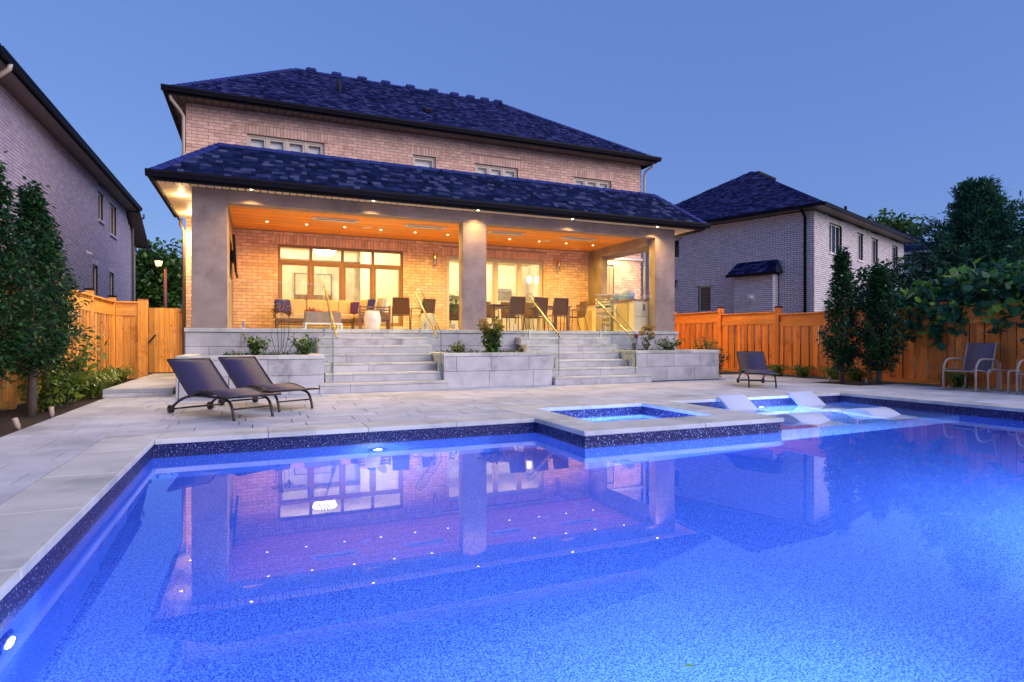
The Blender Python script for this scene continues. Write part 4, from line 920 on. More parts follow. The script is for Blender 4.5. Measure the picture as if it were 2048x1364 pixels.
wlmp = thing('wall_lamp', tuple(L2W(-.08,6.85,3.9)), 'small black wall lamp on the pale brick house just beyond the patio column','wall light')
MB().rbox((-.06,0,0),.14,.14,.3).build('lantern', M['black'], wlmp, True, bevel=.02); MB().rbox((-.02,0,.2),.2,.2,.05).build('cap', M['black'], wlmp, True)
# lower house beyond, seen between the patio column and the house corner, and one behind the right neighbour
nd = thing('brick_house', (26,36,0), 'low brick house with dark roof glimpsed between the patio column and the brick corner', 'house')
MB().box(20,34,36,44,0,4.3).build('wall', M['brickL'], nd); m = MB(); m._add([(19.4,35.4,4.5),(34.6,35.4,4.5),(34.6,44.6,4.5),(19.4,44.6,4.5),(24,40,8.2),(30,40,8.2)],[(0,1,5,4),(1,2,5),(2,3,4,5),(3,0,4),(3,2,1,0)]); nro2 = m.build('roof', M['roofbase'], nd)
o_,U_,V_,N_,S_,l_,r_ = slope_frame((19.4,35.4,4.5),(34.6,35.4,4.5),(24,40,8.2),(30,40,8.2)); mb = MB()
for c in shingle_cells(S_,l_,r_,.2,.3,.6): mb.obox(o_+U_*c[0]+V_*c[2]+N_*.001,U_,V_,N_,c[1]-c[0],c[3]-c[2],c[4]*1.5)
mb.build('shingle_courses', M['shingleU'], nro2, kind='stuff'); MB().box(19.3,34.7,35.3,35.42,4.25,4.5).build('gutter', M['black'], nd)
ne = thing('brick_house', (47,24,0), 'house with slate blue roof half hidden behind the pale brick house and the cedar', 'house')
m = MB(); lbox(m,22.6,33.4,.5,9.3,0,7.1); m.build('wall', M['brickR'], ne)
ev = [L2W(22,-.2,7.3),L2W(34,-.2,7.3),L2W(34,9.8,7.3),L2W(22,9.8,7.3),L2W(27,4.8,10.3),L2W(29,4.8,10.3)]
m = MB(); m._add(ev,[(0,1,5,4),(1,2,5),(2,3,4,5),(3,0,4),(3,2,1,0)]); neo = m.build('roof', M['roofbase'], ne); mb = MB()
for pa,pb,qa,qb in ((ev[0],ev[1],ev[4],ev[5]),(ev[3],ev[0],ev[4],ev[4]+E2v*-.01)):
    o_,U_,V_,N_,S_,l_,r_ = slope_frame(pa,pb,qa,qb)
    for c in shingle_cells(S_,l_,r_,.25,.4,.8): mb.obox(o_+U_*c[0]+V_*c[2]+N_*.001,U_,V_,N_,c[1]-c[0],c[3]-c[2],c[4]*2)
mb.build('shingle_courses', M['shingleU'], neo, kind='stuff'); m = MB(); lbox(m,21.9,34.1,-.32,-.2,7.12,7.3); lbox(m,21.88,22.0,-.19,9.8,7.12,7.3); m.build('gutter', M['cream'], ne)
# ================================================================== fences and gate
def fence(label, x, ys, tops, side, mv='fence', mh='fenceh', bw=.14):
    """runs along Y at x; side = +1 when the yard lies to +x"""
    f = thing('wooden_fence', (x, ys[0], 0), label, 'fence')
    for i,yy in enumerate(ys):
        zt = max(tops[max(i-1,0)], tops[min(i,len(tops)-1)])+.10
        wbox('post', f, x-.07,x+.07,yy-.07,yy+.07,-.05,zt,M[mv])
        m = MB(); m.box(x-.085,x+.085,yy-.085,yy+.085,zt+.001,zt+.03); m._add([(x-.085,yy-.085,zt+.031),(x+.085,yy-.085,zt+.031),(x+.085,yy+.085,zt+.031),(x-.085,yy+.085,zt+.031),(x,yy,zt+.055)],[(0,1,4),(1,2,4),(2,3,4),(3,0,4)]); m.build('post_cap', M['black'], f)
    for (ya,yb),zt in zip(zip(ys,ys[1:]),tops):
        lo, hi = min(ya,yb)+.072, max(ya,yb)-.072
        wbox('cap_rail', f, x-.07,x+.07,lo,hi,zt-.035,zt,M[mh])
        wbox('top_board', f, x-.012,x+.012,lo,hi,zt-.23,zt-.036,M[mh])
        wbox('mid_rail', f, x-.045,x+.045,lo,hi,zt-.37,zt-.232,M[mh])
        wbox('bottom_rail', f, x-.045,x+.045,lo,hi,.03,.12,M[mh])
        n = max(1,round((hi-lo)/bw)); st = (hi-lo)/n
        for k in range(n):
            d = (.0 if k % 2 else .026)*side; w_ = .011
            wbox('board', f, x+d-w_,x+d+w_,lo+k*st+.006,lo+(k+1)*st-.006,.122,zt-.372,M[mv])
    return f
fence('orange cedar board fence beside the left planting bed and gate', -3.40, [18.2,15.9,13.55,11.2,8.85,6.5,4.15,1.8], [2.03]*7, 1, 'fenceL', 'fence_lit_h')
fence('orange cedar board fence behind the pool loungers at the right, partly covered by grapevine', 14.05, [17.75,15.35,13.0,10.7,8.4,6.1,3.8,1.5], [1.98,1.875,1.79,1.77,1.76,1.70,1.68], -1)
ff = thing('wooden_fence', (-3.1,18.2,0), 'short cedar fence panel between the fence corner and the gate post', 'fence')
wbox('post', ff, -2.83,-2.60,18.13,18.27,-.05,2.10,M['fenceL']); MB().box(-2.85,-2.58,18.11,18.29,2.101,2.13).build('post_cap', M['black'], ff)
wbox('cap_rail', ff, -3.32,-2.832,18.13,18.27,1.995,2.03,M['fence_lit_h']); wbox('top_board', ff, -3.32,-2.832,18.188,18.212,1.80,1.994,M['fence_lit_h']); wbox('mid_rail', ff, -3.32,-2.832,18.155,18.245,1.66,1.799,M['fence_lit_h'])
for k in range(3): wbox('board', ff, -3.32+k*.163,-3.32+k*.163+.158,18.17+.015*(k%2),18.19+.015*(k%2),.02,1.658,M['fenceL'])
ft = thing('wooden_fence', (12.9,17.75,0), 'cedar fence return joining the brick house corner beside the right planter', 'fence')
wbox('cap_rail', ft, 12.74,13.97,17.68,17.82,1.945,1.98,M['fenceh']); wbox('mid_rail', ft, 12.74,13.97,17.70,17.80,1.61,1.75,M['fenceh']); wbox('top_board', ft, 12.74,13.97,17.738,17.762,1.751,1.944,M['fenceh'])
for k in range(9): wbox('board', ft, 12.74+k*.137,12.74+k*.137+.132,17.73-.014*(k%2),17.752-.014*(k%2),.02,1.608,M['fence'])
gt = thing('wooden_gate', (-2.2,18.2,.16), 'closed cedar gate of upright boards at the end of the side path', 'gate')
for k in range(7):
    x = -2.585+k*.119; wbox('board', gt, x,x+.114,18.175+(.012 if k%2 else 0),18.2+(.012 if k%2 else 0),.17,1.87+.004*(k%3),M['fenceL'])
wbox('rail', gt, -2.585,-1.755,18.226,18.26,.35,.48,M['fence_lit_h']); wbox('rail', gt, -2.585,-1.755,18.226,18.26,1.55,1.68,M['fence_lit_h'])
MB().rbox((-2.52,18.15,1.05),.30,.02,.03,ry=R(-52)).build('handle', M['black'], gt); MB().tube([(-1.80,18.15,1.0),(-1.80,18.15,1.18)],.014,8).build('latch', M['black'], gt); MB().box(-1.88,-1.74,18.15,18.17,1.76,1.78).build('hinge', M['black'], gt)
# ================================================================== street lamp and far trees
sl = thing('street_lamp', (-4.86,40,0), 'lit street lamp with warm lantern on a reddish pole beyond the gate', 'street lamp')
MB().tube([(0,0,0),(0,0,5.2)],[.11,.075],12).build('pole', pm('lamp pole',(.22,.07,.05),rough=.6), sl, True); MB().tube([(0,0,5.1),(-.1,0,5.3),(-.32,0,5.36)],.04,8).build('arm', M['black'], sl, True)
M['lantern'] = emit('lantern glow', (1,.45,.09), 4.5)
MB().lathe([(.13,-.26),(.20,0),(.20,.02)],(-.34,0,5.62),10).build('lantern', M['lantern'], sl, True); MB().lathe([(.24,0),(.20,.08),(.06,.18),(.02,.24)],(-.34,0,5.645),10).build('lamp_cap', M['black'], sl, True)
point('street_lamp_bulb', (-5.2,39.3,5.3), 60, (1,.52,.18), .15)
def crown_pts(c, rx, ry, rz, n, shell=.55, clumps=0, cs=.3):
    pts = []
    cl = [(random.gauss(0,.5),random.gauss(0,.5),random.gauss(0,.5)) for _ in range(clumps)]
    while len(pts) < n:
        if clumps:
            k = random.choice(cl); x,y,z = (k[0]+random.gauss(0,cs),k[1]+random.gauss(0,cs),k[2]+random.gauss(0,cs))
        else: x,y,z = (random.uniform(-1,1) for _ in range(3))
        d = x*x+y*y+z*z
        if d > 1.15 or (not clumps and d < shell*shell and random.random() < .7): continue
        pts.append((c[0]+x*rx,c[1]+y*ry,c[2]+z*rz))
    return pts
def broad_tree(label, x, y, c, r, n, size, mat, group=None):
    t = thing('broadleaf_tree', (x,y,0), label, 'tree', group=group)
    m = MB(); m.tube([(x,y,0),(x+.1,y,c*.5),(x,y+.1,c)],[r[0]*.09,r[0]*.06,r[0]*.03],8)
    for k in range(7):
        a = k*.9; m.tube([(x+.05,y,c*.5+.2*k*.4),(x+math.cos(a)*r[0]*.4,y+math.sin(a)*r[1]*.4,c+r[2]*(-.2+.08*k)),(x+math.cos(a)*r[0]*.75,y+math.sin(a)*r[1]*.75,c+r[2]*(0+.1*k))],[r[0]*.04,r[0]*.025,r[0]*.008],6)
    m.build('trunk', M['bark'], t)
    leaves('crown', mat, t, crown_pts((x,y,c),*r,n,clumps=26,cs=.22), size, .6)
    return t
broad_tree('bushy street tree behind the lit street lamp', -6.0, 49, 5.0, (2.9,2.6,3.3), 7500, .40, M['leafG'])
broad_tree('tree crown showing above the far roof left of the cedar', 52.9, 36.1, 10.9, (2.6,2.2,2.0), 1500, .5, M['leafG'])
broad_tree('tiny tree top just above the far ridge right of the others', 50.7, 32.7, 9.7, (.9,.9,1.0), 300, .4, M['leaf'])
# ================================================================== loungers
def arc(p0, p1, p2, n=8): return [tuple((1-t)**2*Vector(p0)+2*t*(1-t)*Vector(p1)+t*t*Vector(p2)) for t in [i/n for i in range(n+1)]]
def spline(pts, n=6):
    P = [Vector(p) for p in pts]; P = [P[0]*2-P[1]]+P+[P[-1]*2-P[-2]]; out = []
    for i in range(1,len(P)-2):
        for k in range(n):
            t = k/n; a,b,c,d = P[i-1:i+3]
            out.append(tuple(.5*((2*b)+(c-a)*t+(2*a-5*b+4*c-d)*t*t+(3*b-a-3*c+d)*t**3)))
    return out+[tuple(P[-2])]
seatp = [(.56,0,.255),(.68,0,.30),(.86,0,.345),(1.08,0,.335),(1.32,0,.285),(1.50,0,.288),(1.66,0,.305)]
backp = [(.56,0,.25),(.42,0,.36),(.22,0,.53),(-.03,0,.735)]
def make_lounger(label, x, y, rz):
    t = thing('sun_lounger', (x,y,.004), label, 'sun lounger', rz=rz, group='dark sling sun loungers on the pool deck')
    sp = spline(seatp,4); bp = spline(backp,4)
    MB().sheet([(p[0],p[2]) for p in sp],-.285,.285,.008).build('seat', M['sling'], t, True)
    MB().sheet([(p[0],p[2]) for p in bp],-.285,.285,.008).build('backrest', M['sling'], t, True)
    for s in (-1,1):
        MB().tube([(p[0],s*.30,p[2]) for p in sp],.013,8).build('seat_rail', M['dkframe'], t, True)
        MB().tube([(p[0],s*.30,p[2]) for p in bp],.012,8).build('back_rail', M['dkframe'], t, True)
        MB().tube(spline([(.02,s*.27,.07),(.25,s*.27,.19),(.55,s*.27,.262),(.95,s*.27,.272),(1.28,s*.27,.262),(1.43,s*.27,.225),(1.50,s*.27,.12),(1.53,s*.27,0)],4),.018,10).build('leg', M['dkframe'], t, True)
        m = MB(); m.tube([(.02,s*.255,.055),(.02,s*.305,.055)],.055,16); m.build('wheel', M['dkframe'], t, True)
        MB().tube([(.20,s*.275,.17),(.26,s*.29,.50)],.007,6).build('strut', M['dkframe'], t, True)
    MB().tube([(-.03,-.30,.735),(-.03,.30,.735)],.015,8).build('back_rail', M['dkframe'], t, True)
    MB().tube([(1.66,-.30,.305),(1.66,.30,.305)],.016,8).build('seat_rail', M['dkframe'], t, True)
    for xx,zz in ((.02,.055),(.30,.09),(1.505,.14)): MB().tube([(xx,-.27,zz),(xx,.27,zz)],.011,8).build('stretcher', M['dkframe'], t, True)
    for s in (-1,1): MB().tube([(.30,s*.255,.09),(1.505,s*.255,.14)],.010,8).build('stretcher', M['dkframe'], t, True) if 0 else None
    return t
def lounger_at(f1, f2, r1, r2):     # feet and wheels on the deck -> base point and heading
    fx, fy = (f1[0]+f2[0])/2, (f1[1]+f2[1])/2; rx_, ry_ = (r1[0]+r2[0])/2, (r1[1]+r2[1])/2
    a = math.atan2(fy-ry_, fx-rx_); return fx-1.53*math.cos(a), fy-1.53*math.sin(a), a
L1 = make_lounger('dark sling sun lounger at the left front, nearest the pool corner', *lounger_at((-.268,8.19),(.219,8.516),(-1.117,9.507),(-.59,9.742)))
def put(src, x, y, a, label):
    c = copy_tree(src); c.location = (x,y,src.location.z); c.rotation_euler = (0,0,a); c['label'] = label; return c
put(L1, *lounger_at((.292,8.909),(.771,9.321),(-.697,10.455),(-.088,10.827)), 'dark sling sun lounger close behind its twin, in front of the left planter')
put(L1, *lounger_at((9.69,9.768),(10.187,9.466),(10.644,11.122),(11.128,10.746)), 'lone dark sling sun lounger on the far deck before the right fence')
# white in-water loungers on the ledge
def make_ledge(label, x, y, rz, back):
    t = thing('pool_lounger', (x,y,LZ), label, 'pool lounger', rz=rz, group='white in-water loungers on the tanning ledge')
    z = lambda q: q-LZ
    body = spline([(-.02,0,z(-.20)),(.25,0,z(-.27)),(.60,0,z(-.27)),(.95,0,z(-.14)),(1.20,0,z(-.105)),(1.45,0,z(-.20)),(1.66,0,z(-.31)),(1.76,0,z(-.36))],5)
    bk = spline([(.0,0,z(-.215)),(-.10,0,z(-.15)),(-.24,0,z(-.055)),(-.40,0,z(.045))],5)
    MB().sheet([(p[0],p[2]) for p in body],-.29,.29,.04).build('seat', M['resin'], t, True, bevel=.012, seg=2)
    MB().sheet([(p[0],p[2]) for p in bk],-.29,.29,.04).build('backrest', M['resin'], t, True, bevel=.012, seg=2)
    for s in (-1,1):
        pts = [(p[0],p[2]-.02) for p in body][3:-2]; m = MB()
        m.prism(pts+[(pts[-1][0]-.08,.004),(pts[0][0]+.05,.004)],'y',s*.27-.012,s*.27+.012); m.build('side_skirt', M['resin'], t, True)
    return t
ang = lambda a,b: math.atan2(b[1]-a[1], b[0]-a[0])
W1 = make_ledge('white in-water lounger partly behind the spa corner', 7.60,7.70, ang((7.59,7.69),(7.50,6.03)), 0)
put(W1, 9.29,7.76, ang((9.29,7.78),(9.15,6.17)), 'white in-water lounger farther right on the tanning ledge')
# ================================================================== taupe sling armchairs and side table by the right fence
def make_armchair(label, x, y, rz):          # local +x = front
    t = thing('patio_armchair', (x,y,.004), label, 'chair', rz=rz, group='taupe sling armchairs by the right fence')
    pr = spline([(.02,0,.43),(-.12,0,.415),(-.34,0,.385),(-.50,0,.36),(-.58,0,.40),(-.62,0,.52),(-.70,0,.80),(-.745,0,.94),(-.79,0,.945)],4)
    MB().sheet([(p[0],p[2]) for p in pr],-.255,.255,.007).build('sling', M['taupesling'], t, True)
    for s in (-1,1):
        MB().tube([(p[0],s*.262,p[2]) for p in pr],.014,8).build('side_rail', M['taupeframe'], t, True)
        y_ = s*.30
        fr = spline([(.0,y_,.012),(.0,y_,.20),(.0,y_,.40),(-.02,y_,.50),(-.10,y_,.60),(-.22,y_,.635),(-.42,y_,.63),(-.60,y_,.615),(-.68,y_,.58),(-.72,y_,.48),(-.73,y_,.25),(-.72,y_,.10),(-.68,y_,.03),(-.60,y_,.014),(.0,y_,.012)],4)
        MB().tube(fr,.019,8).build('leg_frame', M['taupeframe'], t, True)
    MB().tube([(.0,-.30,.395),(.0,.30,.395)],.014,8).build('crossbar', M['taupeframe'], t, True); MB().tube([(-.60,-.30,.40),(-.60,.30,.40)],.014,8).build('crossbar', M['taupeframe'], t, True)
    return t
A1 = make_armchair('taupe sling armchair left of the small side table', 12.96,7.48, math.pi)
put(A1, 13.06,6.24, math.pi, 'taupe sling armchair right of the side table, cut off by the photo edge')
st = thing('side_table', (13.28,6.86,.004), 'small taupe metal side table between two sling armchairs', 'table')
for s in (-1,1): MB().tube(spline([(-.20,s*.17,0),(-.20,s*.17,.36),(-.18,s*.17,.41),(-.12,s*.17,.43),(.12,s*.17,.43),(.18,s*.17,.41),(.20,s*.17,.36),(.20,s*.17,0)],4),.017,8).build('leg_frame', M['taupeframe'], st, True)
MB().box(-.17,.17,-.15,.15,.425,.438).build('table_top', M['taupesling'], st, True)
# ================================================================== patio furniture
F = TZ
sofa = thing('outdoor_sofa', (1.7,17.1,F), 'L shaped outdoor sofa with sand cushions under the patio window', 'sofa')
def cush(nm, x0,x1,y0,y1,z0,z1, mat, par, b=.04): return MB().box(x0,x1,y0,y1,F+z0,F+z1).build(nm, M[mat], par, bevel=b, seg=3)
sf = MB(); sf.box(.46,3.1,16.62,17.45,F+.24,F+.30).box(2.46,3.28,15.92,16.619,F+.24,F+.30)
sf.build('frame', M['brownframe'], sofa, bevel=.006)
for x,y in ((.50,16.66),(.50,17.4),(2.42,16.66),(2.52,15.96),(3.22,15.96),(3.22,17.4),(2.2,17.4)): MB().box(x-.03,x+.03,y-.03,y+.03,F,F+.24).build('leg', M['brownframe'], sofa)
for k in range(5): wbox('slat', sofa, .43,.455,16.62,17.45,F+.34+k*.07,F+.38+k*.07,M['brownframe'])
for k in range(5): wbox('slat', sofa, 2.48,3.26,15.86,15.885,F+.30+k*.075,F+.335+k*.075,M['brownframe'])
for x in (2.46,3.24): wbox('arm_post', sofa, x,x+.05,15.855,15.89,F,F+.665,M['brownframe'])
cush('seat_cushion',.47,1.44,16.60,17.3,.305,.46,'cushion',sofa); cush('seat_cushion',1.445,2.44,16.60,17.3,.305,.46,'cushion',sofa); cush('seat_cushion',2.47,3.27,15.93,17.3,.305,.46,'cushion',sofa)
for x0,x1 in ((.47,1.26),(1.27,2.1),(2.11,2.62),(2.63,3.2)):
    m = MB(); m.rbox(((x0+x1)/2,17.30,F+.65),x1-x0-.01,.16,.42,rx=R(-10)); m.build('back_cushion', M['cushion'], sofa, bevel=.05, seg=3)
def pillow(label, x, y, z, w, mat, rz, rx, cat='cushion'):
    t = tag(MB().rbox((0,0,0),w,.13,w*.92).build('throw_pillow', M[mat], None, bevel=.055, seg=3), label, cat, 'throw pillows on the sofa')
    t.location = (x,y,F+z); t.rotation_euler = (R(rx),0,R(rz)); return t
pillow('purple printed throw pillow at the left end of the sofa', .66,17.05,.65,.42,'navyprint',18,-18)
pillow('plain purple throw pillow in the sofa corner', 2.62,17.05,.63,.42,'purple',-20,-16)
pillow('deep purple throw pillow leaning behind the slatted arm', 2.80,16.25,.67,.40,'navyprint',-70,-14)
pillow('pale grey round topped pillow above the slatted arm', 3.08,16.1,.68,.46,'greycushion',-80,-10)
pillow('sand throw pillow tucked behind the deep purple one', 2.70,16.42,.66,.40,'cushion',-62,-16)
ct = thing('coffee_table', (1.50,15.45,F), 'grey box topped coffee table on white legs before the sofa', 'table')
MB().box(-.40,.42,-.30,.30,.17,.44).build('top_box', M['stonegrey'], ct, True, bevel=.008)
MB().box(-.43,.45,-.33,.33,.13,.168).build('frame', M['white'], ct, True)
for a in (-.41,.43):
    for b in (-.31,.31): MB().box(a-.025,a+.025,b-.025,b+.025,0,.129).build('leg', M['white'], ct, True)
tr = thing('serving_tray', (1.30,15.45,F+.441), 'red tray with a small dark plant on the coffee table', 'tray')
MB().lathe([(.20,0),(.24,.03),(.22,.032)],(0,0,0),18).build('dish', M['red'], tr, True); leaves('foliage', M['dry'], tr, [(random.gauss(0,.08),random.gauss(0,.06),random.uniform(.02,.08)) for _ in range(40)], .09, local=True)
r2 = tag(MB().box(1.62,1.86,15.3,15.5,F+.441,F+.47).build('red_box', M['red'], None, bevel=.006), 'flat red box on the right of the coffee table', 'box')
def stool(label, x, y):
    t = tag(MB().lathe([(.145,0),(.165,.02),(.20,.15),(.21,.24),(.20,.33),(.165,.45),(.15,.465),(.0,.468)],(0,0,0),26).build('garden_stool', M['ceramic'], None), label, 'stool', 'white ceramic garden stools')
    t.location = (x,y,F); return t
stool('white ceramic barrel stool in front of the slatted sofa arm', 2.63,14.85); stool('white ceramic barrel stool behind the stair glass right of the dark chairs', 4.22,15.6)
def sling_chair(label, x, y, rz, sling='brownsling', frame='brownframe', group='brown sling dining chairs'):   # local +y = back
    t = thing('dining_chair', (x,y,F), label, 'chair', rz=rz, group=group)
    MB().sheet([(-.22,.44),(-.05,.43),(.20,.44)],-.22,.22,.006).build('seat', M[sling], t, True) if 0 else MB()._add([(-.23,-.24,.45),(.23,-.24,.45),(.22,.20,.435),(-.22,.20,.435),(-.23,-.24,.443),(.23,-.24,.443),(.22,.20,.428),(-.22,.20,.428)],[(0,1,2,3),(7,6,5,4),(0,4,5,1),(1,5,6,2),(2,6,7,3),(3,7,4,0)]).build('seat', M[sling], t, True)
    m = MB(); m._add([(-.215,.21,.45),(.215,.21,.45),(.205,.31,.90),(-.205,.31,.90),(-.215,.204,.45),(.215,.204,.45),(.205,.304,.90),(-.205,.304,.90)],[(0,1,2,3),(7,6,5,4),(0,4,5,1),(1,5,6,2),(2,6,7,3),(3,7,4,0)]); m.build('backrest', M[sling], t, True)
    for s in (-1,1):
        MB().tube(spline([(s*.25,-.24,0),(s*.245,-.22,.44),(s*.245,-.20,.62),(s*.245,-.14,.66),(s*.24,.16,.65),(s*.235,.25,.63)],3),.014,8).build('leg', M[frame], t, True)
        MB().tube(spline([(s*.235,.32,0),(s*.23,.22,.42),(s*.225,.24,.55),(s*.215,.32,.92)],3),.014,8).build('leg', M[frame], t, True)
        MB().tube([(s*.235,-.24,.443),(s*.225,.21,.43)],.012,6).build('seat_rail', M[frame], t, True)
    MB().tube([(-.21,.315,.91),(.21,.315,.91)],.014,8).build('top_rail', M[frame], t, True); MB().tube([(-.225,.215,.435),(.225,.215,.435)],.012,6).build('seat_rail', M[frame], t, True); MB().tube([(-.235,-.24,.445),(.235,-.24,.445)],.012,6).build('seat_rail', M[frame], t, True)
    return t
D1 = sling_chair('brown sling dining chair nearest the middle column, back to the pool', 6.46,14.98, math.pi)
def chair_at(x,y,a,label,src=None,group=None):
    c = copy_tree(src or D1); c.location = (x,y,F); c.rotation_euler = (0,0,a); c['label'] = label
    if group: c['group'] = group
    return c
chair_at(7.13,14.98,math.pi+.08,'brown sling dining chair in the middle of the near row, behind the handrail')
chair_at(7.78,14.98,math.pi-.03,'brown sling dining chair at the right end of the near row, back to the pool')
chair_at(6.35,16.62,.05,'brown sling dining chair at the far left of the table, facing the pool'); chair_at(7.1,16.62,0,'brown sling dining chair in the middle of the far side of the table'); chair_at(7.85,16.62,-.05,'brown sling dining chair at the far right side of the table')
chair_at(8.80,15.75,-math.pi/2,'brown sling dining chair at the right head of the table, seen from its side'); chair_at(5.62,15.75,math.pi/2,'brown sling dining chair at the left head of the table, half behind the middle column')
K1 = chair_at(3.72,16.55,math.pi*.93,'dark brown sling armchair just right of the sofa',group='dark sling chairs by the sofa'); chair_at(4.38,16.7,math.pi*1.12,'dark brown sling armchair next to the sliding door side of the sofa',group='dark sling chairs by the sofa')
dt = thing('dining_table', (7.2,15.78,F), 'long dark brown outdoor dining table on the right of the patio', 'table')
for k in range(7): MB().box(-1.28,1.28,-.48+k*.138,-.48+k*.138+.132,.715,.74).build('top_slat', M['tabletop'], dt, True, bevel=.003)
MB().box(-1.22,1.22,-.44,.44,.66,.714).build('apron', M['brownframe'], dt, True)
for a in (-1.17,1.17):
    for b in (-.40,.40): MB().box(a-.04,a+.04,b-.04,b+.04,0,.659).build('leg', M['brownframe'], dt, True)
# outdoor kitchen along the right side
ok = thing('outdoor_kitchen', (10.4,16.2,F), 'cream outdoor kitchen counter with brown stone top along the right of the patio', 'counter')
MB().box(10.10,10.50,14.58,15.66,F,F+.90).build('base', M['cabinet'], ok); MB().box(10.10,10.50,16.60,17.86,F,F+.90).build('base', M['cabinet'], ok)
MB().box(10.08,10.76,14.545,14.578,F,F+.90).build('end_panel', M['cabinet'], ok, bevel=.004); MB().box(10.085,10.755,14.537,14.5445,F+.445,F+.452).build('panel_joint', M['joint'], ok)
MB().box(10.52,10.58,14.58,17.04,F,F+.90).build('back_panel', M['cabinet'], ok)
MB().box(10.04,10.79,14.53,15.66,F+.902,F+.945).build('worktop', M['counter'], ok, bevel=.005); MB().box(10.04,10.52,16.60,17.87,F+.902,F+.945).build('worktop', M['counter'], ok, bevel=.005)
o = MB().box(10.075,10.099,14.85,15.45,F+.10,F+.84).build('cabinet_door', M['door'], ok, bevel=.004); MB().tube([(10.05,15.40,F+.40),(10.05,15.40,F+.75)],.014,8).build('handle', M['steel'], o)
o = MB().box(10.075,10.099,16.95,17.40,F+.06,F+.72).build('cabinet_door', M['door'], ok, bevel=.004); MB().tube([(10.05,17.0,F+.35),(10.05,17.0,F+.6)],.010,8).build('handle', M['steel'], o)
bo = tag(MB().box(10.40,10.46,14.50,14.536,F+.62,F+.80).build('bottle_opener', M['brass'], None, bevel=.006), 'small bronze bottle opener on the end of the counter', 'opener')
gr = thing('barbecue_grill', (10.3,16.13,F), 'stainless steel built in grill with its hood closed', 'grill')
MB().box(-.27,.22,-.46,.46,.62,.90).build('firebox', M['steel'], gr, True, bevel=.006)
m = MB(); m.prism([(-.30,.905),(-.28,1.0),(-.18,1.14),(-.02,1.20),(.16,1.17),(.25,1.02),(.26,.905)],'y',-.44,.44); m.build('hood', M['steel'], gr, True, bevel=.01)
MB().tube([(-.34,-.36,1.02),(-.34,.36,1.02)],.018,10).build('handle', M['steel'], gr, True)
for k in range(5): MB().tube([(-.275,-.34+k*.17,.80),(-.325,-.34+k*.17,.80)],.03,12).build('knob', M['dkframe'], gr, True)
for k in range(3):
    o = MB().box(-.285,-.26,-.44,.02,.06+k*.18,.225+k*.18).build('drawer', M['steel'], gr, True, bevel=.004); MB().tube([(-.315,-.36,.19+k*.18),(-.315,-.06,.19+k*.18)],.010,8).build('handle', M['dkframe'], o, True)
MB().box(-.285,-.26,.04,.44,.06,.585).build('door', M['steel'], gr, True, bevel=.004); MB().box(-.255,.2,-.455,.455,0,.618).build('cabinet', M['stonegrey'], gr, True)
# bunched cloth: a small cover thrown over the near end of the grill
cv = bpy.data.meshes.new('grill_cover'); vs = []; fs = []; NU, NV = 22, 12
for i in range(NU):
    for j in range(NV):
        u_ = 2*math.pi*i/NU; w_ = j/(NV-1); rr_ = math.cos(w_*1.5)**.6*(1+.13*math.sin(3*u_+2*w_)+.08*math.sin(7*u_+5*w_))
        vs.append((.30*rr_*math.cos(u_)+.10*w_, .34*rr_*math.sin(u_)-.10*w_, .36*math.sin(w_*1.5)*(1+.08*math.sin(5*u_))))
for i in range(NU):
    for j in range(NV-1): fs.append((i*NV+j, ((i+1)%NU)*NV+j, ((i+1)%NU)*NV+j+1, i*NV+j+1))
cv.from_pydata(vs,[],fs); cv.polygons.foreach_set('use_smooth',[True]*len(fs)); cv.materials.append(M['cover']); co = bpy.data.objects.new('grill_cover',cv); link(co); co.location = (10.38,15.36,F+.946); co.scale = (.72,.80,.80)
tag(co,'crumpled pale blue grill cover lying on the brown counter beside the grill','cover')
rd = tag(MB().box(9.98+.1,10.0+.28,17.55,17.72,F+.946,F+1.06).build('radio', M['dkframe'], None, bevel=.02), 'small dark radio on the back end of the brown counter', 'radio')
# path stake lights in the beds
for x,y,lab,tl in ((-2.50,8.55,'tilted little steel stake light nearest the camera in the left mulch bed',-18),(-2.50,9.75,'upright little steel stake light by the hornbeam trunk in the left mulch bed',-4),(13.0,10.45,'small white stake light left of the two right trees',3),(13.2,9.63,'small white stake light between the two right trees',-3)):
    t = thing('stake_light',(x,y,-.03),lab,'garden light',group='stake lights in the beds'); t.rotation_euler = (0,R(tl),0)
    MB().lathe([(.012,0),(.028,.05),(.03,.15),(.026,.155)],(0,0,0),12).build('shade', M['taupeframe'], t, True); MB().lathe([(.008,-.06),(.012,0)],(0,0,0),8).build('stake', M['dkframe'], t, True)
